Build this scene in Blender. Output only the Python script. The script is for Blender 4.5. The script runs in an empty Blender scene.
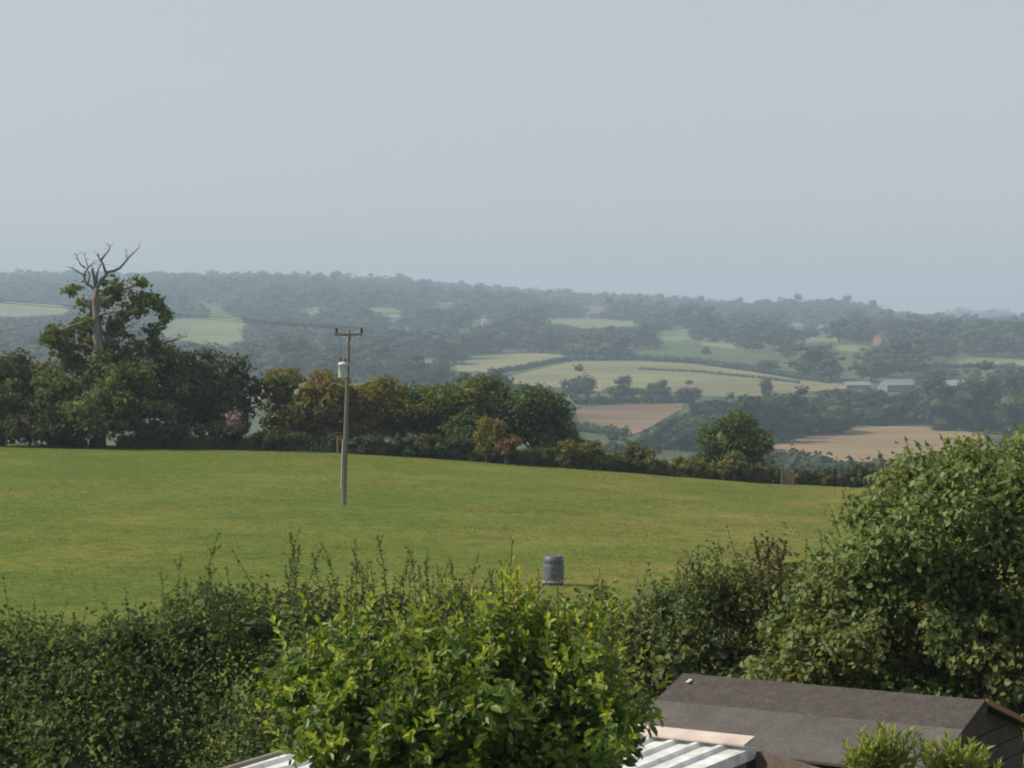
import bpy, math
import numpy as np
from mathutils import Vector, Matrix

sc = bpy.context.scene
COL = sc.collection
RNG = np.random.default_rng
FPX, HROW, CZ = 2300.0, 316.0, 6.0
PITCH = math.atan((384 - HROW) / FPX)
CP, SP = math.cos(PITCH), math.sin(PITCH)

# ------------------------------------------------------------------ placing
def ray(px, py):
    px = np.asarray(px, float); py = np.asarray(py, float)
    a = (px - 512) / FPX; b = (384 - py) / FPX
    return np.stack([a, CP + b * SP, -SP + b * CP], -1)

def W(px, py, Y):
    """point seen in direction (px,py) at forward distance Y"""
    d = ray(px, py)
    t = np.asarray(Y, float) / d[..., 1]
    return d * t[..., None] + np.array([0, 0, CZ])

def proj(P):
    P = np.asarray(P, float)
    v = P - np.array([0, 0, CZ])
    dep = v[..., 1] * CP - v[..., 2] * SP
    up = v[..., 1] * SP + v[..., 2] * CP
    return 512 + FPX * v[..., 0] / dep, 384 - FPX * up / dep

EDGE_PX = [-400, 0, 300, 400, 490, 620, 740, 850, 1024, 1400]
EDGE_ROW = [440, 444, 449, 455, 461, 470, 480, 486, 494, 508]
RIDGE_PX = [-700, 0, 140, 270, 400, 460, 540, 640, 720, 800, 850, 900, 940, 1024, 1500]
RIDGE_ROW = [290, 280, 281, 281, 285, 291, 299, 304, 309, 310, 312, 321, 326, 330, 336]
FAR2_PX = [-700, 400, 700, 800, 860, 900, 930, 960, 1024, 1500]
FAR2_ROW = [310, 310, 318, 311, 311, 316, 319, 314, 319, 332]

def ground(X, Y):
    X = np.asarray(X, float); Y = np.asarray(Y, float)
    Ys = np.maximum(Y, 5.0)
    px = 512 + FPX * X / np.maximum(Ys, 140)
    edge = CZ - (np.interp(px, EDGE_PX, EDGE_ROW) - HROW) / FPX * 150
    z67 = -1.85 - 0.02 * np.clip(X, -40, 40)
    znear = np.interp(Y, [-100, 24, 40, 67], [0, 0, -0.95, 0]) 
    t = np.clip((Y - 67) / 83.0, 0, 1)
    z_a = np.interp(Y, [24, 40, 67], [0.0, -0.85, -1.85]) + (z67 + 1.85) * np.clip((Y - 24) / 43, 0, 1)
    z_field = np.where(Y < 67, z_a, z67 * (1 - t) + edge * t)
    # valley
    z_val = np.interp(Y, [150, 250, 400, 600, 750], [0, 1, 2, 3, 4])
    knots = [None, -13.0, -25.0, -34.0, CZ - (450 - HROW) / FPX * 750]
    z_v = np.where(Y < 250, edge + (knots[1] - edge) * np.clip((Y - 150) / 100, 0, 1),
                   np.interp(Y, [250, 400, 600, 750], knots[1:]))
    ridge = np.interp(px, RIDGE_PX, RIDGE_ROW); far2 = np.interp(px, FAR2_PX, FAR2_ROW)
    def rz(row, y): return CZ - (row - HROW) / FPX * y
    zk = [(750, rz(450, 750)), (875, rz(430, 875)), (1050, rz(405, 1050)), (1250, rz(385, 1250)),
          (1550, rz(361, 1550)), (1800, rz(346, 1800)),
          (2400, rz(346 - (346 - ridge) * .48, 2400)), (3100, rz(346 - (346 - ridge) * .80, 3100)),
          (4000, rz(ridge, 4000)), (4500, rz(ridge + 3, 4500)), (5400, rz(far2, 5400)), (6400, rz(far2 + 9, 6400))]
    z_f = np.zeros_like(X + Y)
    for (y0, a), (y1, b) in zip(zk[:-1], zk[1:]):
        tt = (Y - y0) / (y1 - y0)
        z_f = np.where((Y >= y0) & (Y <= y1), a + (b - a) * tt, z_f)
    z_f = np.where(Y > 6400, zk[-1][1], z_f)
    wob = np.clip((Y - 500) / 1500, 0, 1) * (2.2 * np.sin(X / 130 + Y / 310) + 1.6 * np.sin(X / 61 - Y / 173 + 1.0))
    z = np.where(Y <= 150, z_field, np.where(Y < 750, z_v, z_f)) + wob
    return z

_YS = np.geomspace(20, 6200, 2600)
def hit(px, py):
    """ground point seen at (px,py)"""
    px = np.atleast_1d(np.asarray(px, float)); py = np.atleast_1d(np.asarray(py, float))
    d = ray(px, py)
    out = np.zeros((len(px), 3))
    for i in range(len(px)):
        t = _YS / d[i, 1]
        Pz = CZ + d[i, 2] * t; Px = d[i, 0] * t
        below = Pz < ground(Px, _YS)
        k = int(np.argmax(below)) if below.any() else len(_YS) - 1
        k = max(k, 1)
        g0 = Pz[k - 1] - ground(Px[k - 1], _YS[k - 1]); g1 = Pz[k] - ground(Px[k], _YS[k])
        f = g0 / (g0 - g1) if g0 > g1 else 1.0
        Y = _YS[k - 1] + (_YS[k] - _YS[k - 1]) * float(np.clip(f, 0, 1))
        X = d[i, 0] * Y / d[i, 1]
        out[i] = (X, Y, float(ground(X, Y)))
    return out

def hit1(px, py): return hit([px], [py])[0]

def at(px, Y):
    X = (px - 512) / FPX * Y
    return np.array([X, Y, float(ground(X, Y))])

# ------------------------------------------------------------------ materials
def nt(m):
    m.use_nodes = True
    n = m.node_tree; n.nodes.clear()
    return n, n.nodes, n.links

def ramp(N, cols, pos=None):
    r = N.new('ShaderNodeValToRGB')
    e = r.color_ramp.elements
    pos = pos or [i / (len(cols) - 1) for i in range(len(cols))]
    while len(e) < len(cols): e.new(0.5)
    for el, c, p in zip(e, cols, pos):
        el.position = p; el.color = (*c, 1)
    return r

LEAF_GAIN = 1.45
def leaf_mat(name, cols, patch=None, patch_scale=0.6, trans=0.3, rough=0.5, spec=0.3, tcol=None, objvar=0.0, gain=1.0):
    cols = [tuple(min(.6, v * gain) for v in c) for c in cols]
    if patch: patch = [tuple(min(.6, v * gain) for v in c) for c in patch]
    m = bpy.data.materials.new(name); T, N, L = nt(m)
    out = N.new('ShaderNodeOutputMaterial')
    geo = N.new('ShaderNodeNewGeometry')
    r = ramp(N, cols); L.new(geo.outputs['Random Per Island'], r.inputs[0])
    c = r.outputs[0]
    tc = N.new('ShaderNodeTexCoord')
    if patch:
        nz = N.new('ShaderNodeTexNoise'); nz.inputs['Scale'].default_value = patch_scale; nz.inputs['Detail'].default_value = 3
        L.new(geo.outputs['Position'], nz.inputs['Vector'])
        rr = ramp(N, [(0, 0, 0), (1, 1, 1)], [.46, .62]); L.new(nz.outputs[0], rr.inputs[0])
        mx = N.new('ShaderNodeMix'); mx.data_type = 'RGBA'
        L.new(rr.outputs[0], mx.inputs[0]); L.new(c, mx.inputs[6])
        r2 = ramp(N, patch); L.new(geo.outputs['Random Per Island'], r2.inputs[0]); L.new(r2.outputs[0], mx.inputs[7])
        c = mx.outputs[2]
    if objvar:
        oi = N.new('ShaderNodeObjectInfo'); hs = N.new('ShaderNodeHueSaturation')
        mr = N.new('ShaderNodeMapRange'); mr.inputs[3].default_value = 1 - objvar; mr.inputs[4].default_value = 1 + objvar
        L.new(oi.outputs['Random'], mr.inputs[0]); L.new(mr.outputs[0], hs.inputs['Value'])
        mr2 = N.new('ShaderNodeMapRange'); mr2.inputs[3].default_value = .47; mr2.inputs[4].default_value = .52
        ma = N.new('ShaderNodeMath'); ma.operation = 'FRACT'
        mm = N.new('ShaderNodeMath'); mm.operation = 'MULTIPLY'; mm.inputs[1].default_value = 7.31
        L.new(oi.outputs['Random'], mm.inputs[0]); L.new(mm.outputs[0], ma.inputs[0]); L.new(ma.outputs[0], mr2.inputs[0])
        L.new(mr2.outputs[0], hs.inputs['Hue']); L.new(c, hs.inputs['Color']); c = hs.outputs[0]
    b = N.new('ShaderNodeBsdfPrincipled'); b.inputs['Roughness'].default_value = rough
    b.inputs['Specular IOR Level'].default_value = spec
    L.new(c, b.inputs['Base Color'])
    if trans > 0:
        t = N.new('ShaderNodeBsdfTranslucent')
        mc = N.new('ShaderNodeMix'); mc.data_type = 'RGBA'; mc.blend_type = 'MULTIPLY'; mc.inputs[0].default_value = 1
        L.new(c, mc.inputs[6]); mc.inputs[7].default_value = (*(tcol or (1.5, 1.5, .7)), 1)
        L.new(mc.outputs[2], t.inputs[0])
        ms = N.new('ShaderNodeMixShader'); ms.inputs[0].default_value = trans
        L.new(b.outputs[0], ms.inputs[1]); L.new(t.outputs[0], ms.inputs[2]); L.new(ms.outputs[0], out.inputs[0])
    else:
        L.new(b.outputs[0], out.inputs[0])
    return m

def solid_mat(name, cols, scale=8.0, rough=0.7, spec=0.3, stretch=(1, 1, 1), bump=0.0, bscale=40.0, detail=5, metal=0.0, fine=None, pos=None):
    """noise-varied surface"""
    m = bpy.data.materials.new(name); T, N, L = nt(m)
    out = N.new('ShaderNodeOutputMaterial'); b = N.new('ShaderNodeBsdfPrincipled')
    L.new(b.outputs[0], out.inputs[0])
    tc = N.new('ShaderNodeTexCoord'); mp = N.new('ShaderNodeMapping'); mp.inputs['Scale'].default_value = stretch
    L.new(tc.outputs['Object'], mp.inputs[0])
    nz = N.new('ShaderNodeTexNoise'); nz.inputs['Scale'].default_value = scale; nz.inputs['Detail'].default_value = detail
    nz.inputs['Roughness'].default_value = .65
    L.new(mp.outputs[0], nz.inputs['Vector'])
    r = ramp(N, cols, pos or [.3 + .4 * i / max(1, len(cols) - 1) for i in range(len(cols))]); L.new(nz.outputs[0], r.inputs[0])
    c = r.outputs[0]
    if fine:
        n2 = N.new('ShaderNodeTexNoise'); n2.inputs['Scale'].default_value = fine; n2.inputs['Detail'].default_value = 6
        L.new(mp.outputs[0], n2.inputs['Vector'])
        r2 = ramp(N, [(.80, .80, .80), (1.2, 1.2, 1.2)], [.3, .7]); L.new(n2.outputs[0], r2.inputs[0])
        mx = N.new('ShaderNodeMix'); mx.data_type = 'RGBA'; mx.blend_type = 'MULTIPLY'; mx.inputs[0].default_value = 1
        L.new(c, mx.inputs[6]); L.new(r2.outputs[0], mx.inputs[7]); c = mx.outputs[2]
    L.new(c, b.inputs['Base Color'])
    b.inputs['Roughness'].default_value = rough; b.inputs['Specular IOR Level'].default_value = spec
    b.inputs['Metallic'].default_value = metal
    if bump:
        n3 = N.new('ShaderNodeTexNoise'); n3.inputs['Scale'].default_value = bscale; n3.inputs['Detail'].default_value = 6
        L.new(mp.outputs[0], n3.inputs['Vector'])
        bp = N.new('ShaderNodeBump'); bp.inputs['Strength'].default_value = bump; bp.inputs['Distance'].default_value = .05
        L.new(n3.outputs[0], bp.inputs['Height']); L.new(bp.outputs[0], b.inputs['Normal'])
    return m

M = {}
M['pasture'] = None
# ------------------------------------------------------------------ mesh building
def make_mesh(name, V, Fs, mats, midx=None, smooth=False):
    V = np.ascontiguousarray(V, np.float32)
    me = bpy.data.meshes.new(name)
    me.vertices.add(len(V)); me.vertices.foreach_set('co', V.ravel())
    Fs = [np.asarray(f, np.int32) for f in Fs if len(f)]
    nl = sum(f.size for f in Fs); npoly = sum(len(f) for f in Fs)
    me.loops.add(nl); me.polygons.add(npoly)
    me.loops.foreach_set('vertex_index', np.concatenate([f.ravel() for f in Fs]))
    tot = np.concatenate([np.full(len(f), f.shape[1], np.int32) for f in Fs])
    st = np.concatenate([[0], np.cumsum(tot)[:-1]]).astype(np.int32)
    me.polygons.foreach_set('loop_start', st)
    if midx is not None:
        me.polygons.foreach_set('material_index', np.asarray(midx, np.int32))
    me.polygons.foreach_set('use_smooth', np.full(npoly, bool(smooth)))
    for m in (mats if isinstance(mats, (list, tuple)) else [mats]): me.materials.append(m)
    me.update(calc_edges=True); me.validate()
    return me

class MB:
    """collects quads and triangles for one mesh"""
    def __init__(s): s.V = []; s.Q = []; s.T = []; s.qm = []; s.tm = []; s.n = 0
    def add(s, V, Q=None, T=None, m=0):
        V = np.asarray(V, float)
        if Q is not None and len(Q): s.Q.append(np.asarray(Q) + s.n); s.qm.append(np.full(len(Q), m))
        if T is not None and len(T): s.T.append(np.asarray(T) + s.n); s.tm.append(np.full(len(T), m))
        s.V.append(V); s.n += len(V)
        return s
    def box(s, c, size, R=None, m=0):
        h = np.array(size) / 2.0
        v = np.array([[x, y, z] for x in (-1, 1) for y in (-1, 1) for z in (-1, 1)]) * h
        if R is not None: v = v @ np.asarray(R).T
        return s.add(v + np.array(c), [[0, 1, 3, 2], [4, 6, 7, 5], [0, 4, 5, 1], [2, 3, 7, 6], [0, 2, 6, 4], [1, 5, 7, 3]], m=m)
    def prism(s, poly3, off, m=0):
        """closed polygon (n,3) extruded by vector off"""
        p = np.asarray(poly3, float); n = len(p)
        v = np.concatenate([p, p + np.asarray(off)])
        q = [[i, (i + 1) % n, n + (i + 1) % n, n + i] for i in range(n)]
        t = [[0, i + 1, i] for i in range(1, n - 1)] + [[n, n + i, n + i + 1] for i in range(1, n - 1)]
        return s.add(v, q, t, m=m)
    def tube(s, pts, rad, sides=6, m=0, cap=True):
        pts = np.asarray(pts, float); k = len(pts); rad = np.broadcast_to(np.asarray(rad, float), (k,))
        d = np.gradient(pts, axis=0); d /= np.linalg.norm(d, axis=1)[:, None] + 1e-9
        ref = np.array([0.31, 0.95, 0.05]) if abs(d[:, 2]).mean() > .6 else np.array([0, 0, 1.0])
        a = np.cross(d, ref); a /= np.linalg.norm(a, axis=1)[:, None] + 1e-9
        b = np.cross(d, a)
        th = np.arange(sides) / sides * 2 * math.pi
        V = pts[:, None] + rad[:, None, None] * (np.cos(th)[None, :, None] * a[:, None] + np.sin(th)[None, :, None] * b[:, None])
        V = V.reshape(-1, 3); q = []
        for i in range(k - 1):
            for j in range(sides):
                j2 = (j + 1) % sides
                q.append([i * sides + j, i * sides + j2, (i + 1) * sides + j2, (i + 1) * sides + j])
        t = []
        if cap:
            t = [[0, j + 1, j] for j in range(1, sides - 1)] + [[(k - 1) * sides, (k - 1) * sides + j, (k - 1) * sides + j + 1] for j in range(1, sides - 1)]
        return s.add(V, q, t, m=m)
    def lathe(s, prof, sides=24, c=(0, 0, 0), m=0):
        prof = np.asarray(prof, float); k = len(prof)
        th = np.arange(sides) / sides * 2 * math.pi
        V = np.stack([prof[:, None, 0] * np.cos(th), prof[:, None, 0] * np.sin(th), np.repeat(prof[:, 1:2], sides, 1)], -1).reshape(-1, 3)
        q = [[i * sides + j, i * sides + (j + 1) % sides, (i + 1) * sides + (j + 1) % sides, (i + 1) * sides + j] for i in range(k - 1) for j in range(sides)]
        return s.add(V + np.array(c), q, m=m)
    def mesh(s, name, mats, origin=(0, 0, 0), smooth=False):
        V = np.concatenate(s.V) - np.asarray(origin)
        Fs = []; mi = []
        if s.Q: Fs.append(np.concatenate(s.Q)); mi.append(np.concatenate(s.qm))
        if s.T: Fs.append(np.concatenate(s.T)); mi.append(np.concatenate(s.tm))
        return make_mesh(name, V, Fs, mats, np.concatenate(mi), smooth)

def tag(o, label, cat, group=None):
    o['label'] = label; o['category'] = cat
    if group: o['group'] = group
    return o

def thing(name, label, cat, loc, group=None):
    o = bpy.data.objects.new(name, None); COL.objects.link(o); o.location = [float(v) for v in loc]
    o.empty_display_size = .2
    return tag(o, label, cat, group)

def world_loc(p):
    v = np.zeros(3)
    while p is not None:
        v = v + np.array(p.location); p = p.parent
    return v

def part(name, mb, mats, parent, smooth=False, label=None):
    """mb holds world coordinates"""
    o = bpy.data.objects.new(name, mb.mesh(name, mats, world_loc(parent), smooth)); COL.objects.link(o); o.parent = parent
    if label: o['label'] = label
    return o

def solo(name, mb, mats, loc, label, cat, group=None, smooth=False):
    o = bpy.data.objects.new(name, mb.mesh(name, mats, loc, smooth)); COL.objects.link(o); o.location = [float(v) for v in loc]
    return tag(o, label, cat, group)

def setting(name, mb, mats, kind='structure', smooth=False):
    o = bpy.data.objects.new(name, mb.mesh(name, mats, (0, 0, 0), smooth)); COL.objects.link(o); o['kind'] = kind
    return o

def copy_tree(o, loc, rot, scale, label=None, group=None):
    r = o.copy(); COL.objects.link(r); r.location = [float(v) for v in loc]; r.rotation_euler = (0, 0, rot); r.scale = scale
    if label: r['label'] = label
    if group: r['group'] = group
    for ch in list(o.children):
        c = ch.copy(); COL.objects.link(c); c.parent = r
    return r

# ------------------------------------------------------------------ foliage
def unit(v): return v / (np.linalg.norm(v, axis=-1, keepdims=True) + 1e-9)

def leaf_arrays(P, A, Nn, size, aspect, fold=.18, six=False):
    """leaf at base P, along A, facing Nn"""
    A = unit(A); S = unit(np.cross(A, Nn)); Nn = np.cross(S, A)
    L = size[:, None]; w = L * (aspect * .5)
    k = len(P)
    if six:
        tip = P + A * L - Nn * L * .10
        l1 = P + A * L * .30 + S * w + Nn * w * fold * 2; l2 = P + A * L * .68 + S * w * .8 + Nn * w * fold * 1.4
        r1 = P + A * L * .30 - S * w + Nn * w * fold * 2; r2 = P + A * L * .68 - S * w * .8 + Nn * w * fold * 1.4
        V = np.stack([P, l1, l2, tip, r2, r1], 1).reshape(-1, 3)
        b = np.arange(k)[:, None] * 6
        Q = np.concatenate([b + np.array([[0, 3, 2, 1]]), b + np.array([[0, 5, 4, 3]])])
    else:
        tip = P + A * L
        l = P + A * L * .45 + S * w + Nn * w * fold * 2; r = P + A * L * .45 - S * w + Nn * w * fold * 2
        V = np.stack([P, r, tip, l], 1).reshape(-1, 3)
        Q = np.arange(k)[:, None] * 4 + np.array([[0, 1, 2, 3]])
    return V, Q

def shell(rng, lobes, n, inner=.55, cull=.72):
    lobes = np.asarray(lobes, float)
    wgt = lobes[:, 3] * lobes[:, 5] + lobes[:, 4] * lobes[:, 5]; wgt /= wgt.sum()
    i = rng.choice(len(lobes), n, p=wgt)
    d = unit(rng.normal(size=(n, 3)))
    r = inner + (1 - inner) * rng.random(n) ** .5
    r = np.where(rng.random(n) < .10, rng.uniform(.95, 1.4, n), r)
    ph = lobes[i, 0] * 7.1 + lobes[i, 2] * 3.3
    r = r * (1 + .16 * np.sin(d[:, 0] * 5 + ph) * np.sin(d[:, 2] * 4.3 + ph * 1.7) + .10 * np.sin(d[:, 1] * 9 + ph))
    P = lobes[i, :3] + d * lobes[i, 3:] * r[:, None]
    if cull and len(lobes) < 90:
        q = np.full(n, 9.0)
        for j, l in enumerate(lobes):
            dd = np.linalg.norm((P - l[:3]) / l[3:], axis=1); dd[i == j] = 9
            q = np.minimum(q, dd)
        k = q > cull
        P = P[k]; d = d[k]
    return P, d

def foliage(mb, rng, lobes, n, size, inner=.55, rnd=.6, up=.25, aspect=.6, droop=.15, six=False, cull=.72, m=0, zmin=None, fold=.18):
    P, d = shell(rng, lobes, n, inner, cull)
    if zmin is not None:
        k = P[:, 2] > zmin; P = P[k]; d = d[k]
    k = len(P)
    Nn = unit(d * (1 - rnd) + unit(rng.normal(size=(k, 3))) * rnd + np.array([0, 0, up]))
    A = unit(rng.normal(size=(k, 3)) + d * .5 - np.array([0, 0, droop]))
    A = unit(A - Nn * (A * Nn).sum(1, keepdims=True))
    s = size * rng.uniform(.6, 1.4, k)
    V, Q = leaf_arrays(P - A * s[:, None] * .5, A, Nn, s, aspect, fold, six)
    mb.add(V, Q, m=m)
    return mb

_t = (1 + 5 ** .5) / 2
ICO_V = unit(np.array([[-1, _t, 0], [1, _t, 0], [-1, -_t, 0], [1, -_t, 0], [0, -1, _t], [0, 1, _t], [0, -1, -_t], [0, 1, -_t], [_t, 0, -1], [_t, 0, 1], [-_t, 0, -1], [-_t, 0, 1]], float))
ICO_F = np.array([[0, 11, 5], [0, 5, 1], [0, 1, 7], [0, 7, 10], [0, 10, 11], [1, 5, 9], [5, 11, 4], [11, 10, 2], [10, 7, 6], [7, 1, 8], [3, 9, 4], [3, 4, 2], [3, 2, 6], [3, 6, 8], [3, 8, 9], [4, 9, 5], [2, 4, 11], [6, 2, 10], [8, 6, 7], [9, 8, 1]])

def cores(mb, rng, lobes, k=.62, m=0):
    for l in np.asarray(lobes, float):
        v = ICO_V * (1 + rng.uniform(-.18, .18, (12, 1)))
        mb.add(l[:3] + v * l[3:] * k, None, ICO_F, m=m)

def clumps(rng, big, k, r, rj=.35, flat=.8, inner=.45):
    """break a few big lobes into many small ones"""
    P, d = shell(rng, big, k * 2, inner, .6)
    P = P[:k]
    rr = r * rng.uniform(1 - rj, 1 + rj, len(P))
    return np.concatenate([P, np.stack([rr, rr, rr * flat], 1)], 1)

def limb(p0, p1, rng, n=6, sag=0.0, wob=.05):
    p0 = np.asarray(p0, float); p1 = np.asarray(p1, float)
    t = np.linspace(0, 1, n)[:, None]
    L = np.linalg.norm(p1 - p0)
    p = p0 + (p1 - p0) * t
    p[1:-1] += rng.normal(size=(n - 2, 3)) * L * wob
    p[:, 2] += (t[:, 0] * (1 - t[:, 0])) * sag * L * 2
    return p

def px_lobes(lst, Y, dep=None, seed=0):
    """(px,py,rx,ry) pixel ellipses -> lobes standing at distance Y"""
    rng = RNG(seed); o = []
    for (x, y, rx, ry) in lst:
        s = Y / FPX
        c = W(x, y, Y + rng.uniform(-.5, .5) * (dep if dep is not None else rx * s))
        o.append([*c, rx * s, max(rx, ry) * s * .9 if dep is None else dep, ry * s])
    return np.array(o)

# ================================================================== materials used
GRN = [(.022, .034, .014), (.040, .058, .021), (.062, .080, .028)]
M['oak'] = leaf_mat('oak_leaf', [(.026, .038, .012), (.052, .066, .018), (.09, .098, .028)], trans=.34, gain=2.00, rough=.7, spec=.1)
M['dark_leaf'] = leaf_mat('dark_leaf', [(.016, .026, .012), (.030, .043, .016), (.050, .062, .022)], patch=[(.028, .032, .016), (.060, .050, .022)], patch_scale=.45, trans=.22, gain=1.85, rough=.7, spec=.1)
M['brown_leaf'] = leaf_mat('brownish_leaf', [(.035, .034, .018), (.055, .050, .022), (.075, .058, .028)], patch=[(.030, .042, .016), (.05, .065, .02)], patch_scale=.5, trans=.25, gain=1.80, rough=.7, spec=.1)
M['olive_leaf'] = leaf_mat('olive_leaf', [(.042, .048, .012), (.082, .084, .018), (.130, .118, .024)], patch=[(.068, .054, .018), (.105, .082, .024)], patch_scale=.35, trans=.36, gain=2.00, rough=.7, spec=.1)
M['olive2_leaf'] = leaf_mat('olive_leaf_b', [(.036, .045, .012), (.066, .074, .018), (.105, .102, .024)], patch=[(.022, .038, .013), (.045, .060, .018)], patch_scale=.4, trans=.34, gain=2.00, rough=.7, spec=.1)
M['green_leaf'] = leaf_mat('green_leaf', [(.025, .042, .015), (.048, .070, .020), (.080, .100, .028)], trans=.28, gain=1.75, rough=.7, spec=.1)
M['lime_leaf'] = leaf_mat('lime_leaf', [(.055, .080, .018), (.09, .12, .025), (.13, .15, .035)], trans=.3)
M['orange_leaf'] = leaf_mat('orange_leaf', [(.13, .085, .035), (.22, .13, .05), (.30, .18, .075)], trans=.3, tcol=(1.2, 1, .8))
M['yellow_leaf'] = leaf_mat('yellow_leaf', [(.06, .075, .02), (.11, .115, .028), (.26, .22, .05)], trans=.3)
M['pink_flower'] = leaf_mat('pink_flower', [(.30, .16, .18), (.45, .30, .32)], trans=.2, tcol=(1, 1, 1))
M['far_leaf'] = leaf_mat('far_leaf', [(.020, .034, .015), (.034, .050, .020), (.052, .066, .024)], trans=.12, objvar=.30, rough=.7, spec=.1)
M['wood_leaf'] = leaf_mat('wood_leaf', [(.020, .034, .015), (.034, .050, .020), (.050, .064, .024)], patch=[(.046, .062, .022), (.075, .084, .030)], patch_scale=.018, trans=.12, rough=.7, spec=.1)
M['hedge_leaf'] = leaf_mat('bramble_leaf', [(.018, .034, .012), (.042, .064, .020), (.085, .105, .034)], patch=[(.034, .056, .020), (.066, .088, .030)], patch_scale=.8, trans=.35, rough=.6, spec=.18, gain=1.75)
M['hedge_pale'] = leaf_mat('pale_hedge_leaf', [(.07, .10, .035), (.12, .15, .06), (.17, .19, .09)], trans=.3, rough=.45)
M['weed_leaf'] = leaf_mat('weed_leaf', [(.030, .048, .018), (.055, .075, .026), (.085, .095, .040)], trans=.3, gain=1.70, rough=.7, spec=.1)
M['rust_weed'] = leaf_mat('rust_weed', [(.06, .035, .022), (.10, .055, .032), (.14, .075, .04)], trans=.2)
M['shrub_leaf'] = leaf_mat('shrub_leaf', [(.032, .048, .018), (.060, .078, .026), (.105, .120, .045)], patch=[(.04, .055, .022), (.085, .09, .04)], patch_scale=.9, trans=.35, rough=.6, spec=.18, gain=1.80)
M['hazel_leaf'] = leaf_mat('hazel_leaf', [(.040, .062, .022), (.076, .106, .036), (.130, .160, .062)], patch=[(.052, .066, .024), (.12, .13, .046)], patch_scale=.7, trans=.36, rough=.62, spec=.18, gain=1.85)
M['laurel_leaf'] = leaf_mat('laurel_leaf', [(.028, .052, .012), (.060, .094, .020), (.108, .140, .030)], trans=.32, rough=.46, spec=.3, tcol=(1.7, 1.8, .5), gain=1.70)
M['laurel_young'] = leaf_mat('laurel_young_leaf', [(.095, .135, .022), (.155, .190, .030), (.24, .25, .045)], trans=.4, rough=.46, spec=.3, tcol=(1.5, 1.5, .5), gain=1.60)
M['sprig_leaf'] = leaf_mat('sprig_leaf', [(.09, .13, .03), (.15, .18, .04), (.21, .22, .07)], trans=.38, rough=.45, gain=1.50)
M['bark'] = solid_mat('bark', [(.10, .088, .072), (.18, .16, .135), (.27, .245, .21)], 3, .9, .1, (1, 1, .3), .6, 14)
M['dead_wood'] = solid_mat('dead_wood', [(.085, .075, .065), (.13, .117, .104), (.19, .172, .155)], 3, .85, .15, (1, 1, .3), .4, 12)
M['dark_bark'] = solid_mat('dark_bark', [(.028, .024, .018), (.055, .046, .036)], 3, .9, .1, (1, 1, .4), .5, 12)
M['twig'] = solid_mat('twig', [(.05, .045, .025), (.09, .075, .045)], 6, .8, .2)
M['green_stem'] = solid_mat('green_stem', [(.04, .055, .02), (.075, .085, .035)], 6, .7, .2)

# ================================================================== ground
def field_material(name, greens, browns, dark, s1, s2, bump=.5, across=False):
    m = bpy.data.materials.new(name); T, N, L = nt(m)
    out = N.new('ShaderNodeOutputMaterial'); b = N.new('ShaderNodeBsdfPrincipled'); L.new(b.outputs[0], out.inputs[0])
    g = N.new('ShaderNodeNewGeometry')
    def noise(scale, detail=5, rough=.6):
        n = N.new('ShaderNodeTexNoise'); n.inputs['Scale'].default_value = scale; n.inputs['Detail'].default_value = detail; n.inputs['Roughness'].default_value = rough
        L.new(g.outputs['Position'], n.inputs['Vector']); return n
    a = noise(s1, 5, .7); r = ramp(N, [greens[0], greens[1], browns[0], browns[1]], [.34, .52, .66, .80])
    if across:
        sx = N.new('ShaderNodeSeparateXYZ'); L.new(g.outputs['Position'], sx.inputs[0])
        mr = N.new('ShaderNodeMapRange'); mr.inputs[1].default_value = -34; mr.inputs[2].default_value = 30; mr.inputs[3].default_value = -.17; mr.inputs[4].default_value = .14
        ad = N.new('ShaderNodeMath'); ad.operation = 'ADD'; L.new(sx.outputs[0], mr.inputs[0]); L.new(mr.outputs[0], ad.inputs[0]); L.new(a.outputs[0], ad.inputs[1]); L.new(ad.outputs[0], r.inputs[0])
    else: L.new(a.outputs[0], r.inputs[0])
    f = noise(s2, 6, .75); rf = ramp(N, [(0, 0, 0), (.75, .75, .75)], [.52, .68]); L.new(f.outputs[0], rf.inputs[0])
    mx = N.new('ShaderNodeMix'); mx.data_type = 'RGBA'; L.new(rf.outputs[0], mx.inputs[0]); L.new(r.outputs[0], mx.inputs[6]); mx.inputs[7].default_value = (*dark, 1)
    f2 = noise(s2 * 5, 6, .75); r2 = ramp(N, [(.6, .6, .6), (1.35, 1.35, 1.35)], [.32, .68]); L.new(f2.outputs[0], r2.inputs[0])
    m2 = N.new('ShaderNodeMix'); m2.data_type = 'RGBA'; m2.blend_type = 'MULTIPLY'; m2.inputs[0].default_value = 1
    L.new(mx.outputs[2], m2.inputs[6]); L.new(r2.outputs[0], m2.inputs[7]); L.new(m2.outputs[2], b.inputs['Base Color'])
    b.inputs['Roughness'].default_value = .9; b.inputs['Specular IOR Level'].default_value = .1
    bp = N.new('ShaderNodeBump'); bp.inputs['Strength'].default_value = bump; bp.inputs['Distance'].default_value = .12
    L.new(f2.outputs[0], bp.inputs['Height']); L.new(bp.outputs[0], b.inputs['Normal'])
    return m

M['pasture'] = field_material('pasture_turf', [(.092, .130, .017), (.130, .148, .023)], [(.176, .158, .038), (.210, .176, .054)], (.052, .090, .012), .11, .42, across=True)
M['valley'] = field_material('valley_turf', [(.05, .072, .025), (.075, .098, .033)], [(.11, .12, .045), (.14, .135, .055)], (.035, .05, .02), .006, .03)

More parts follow.
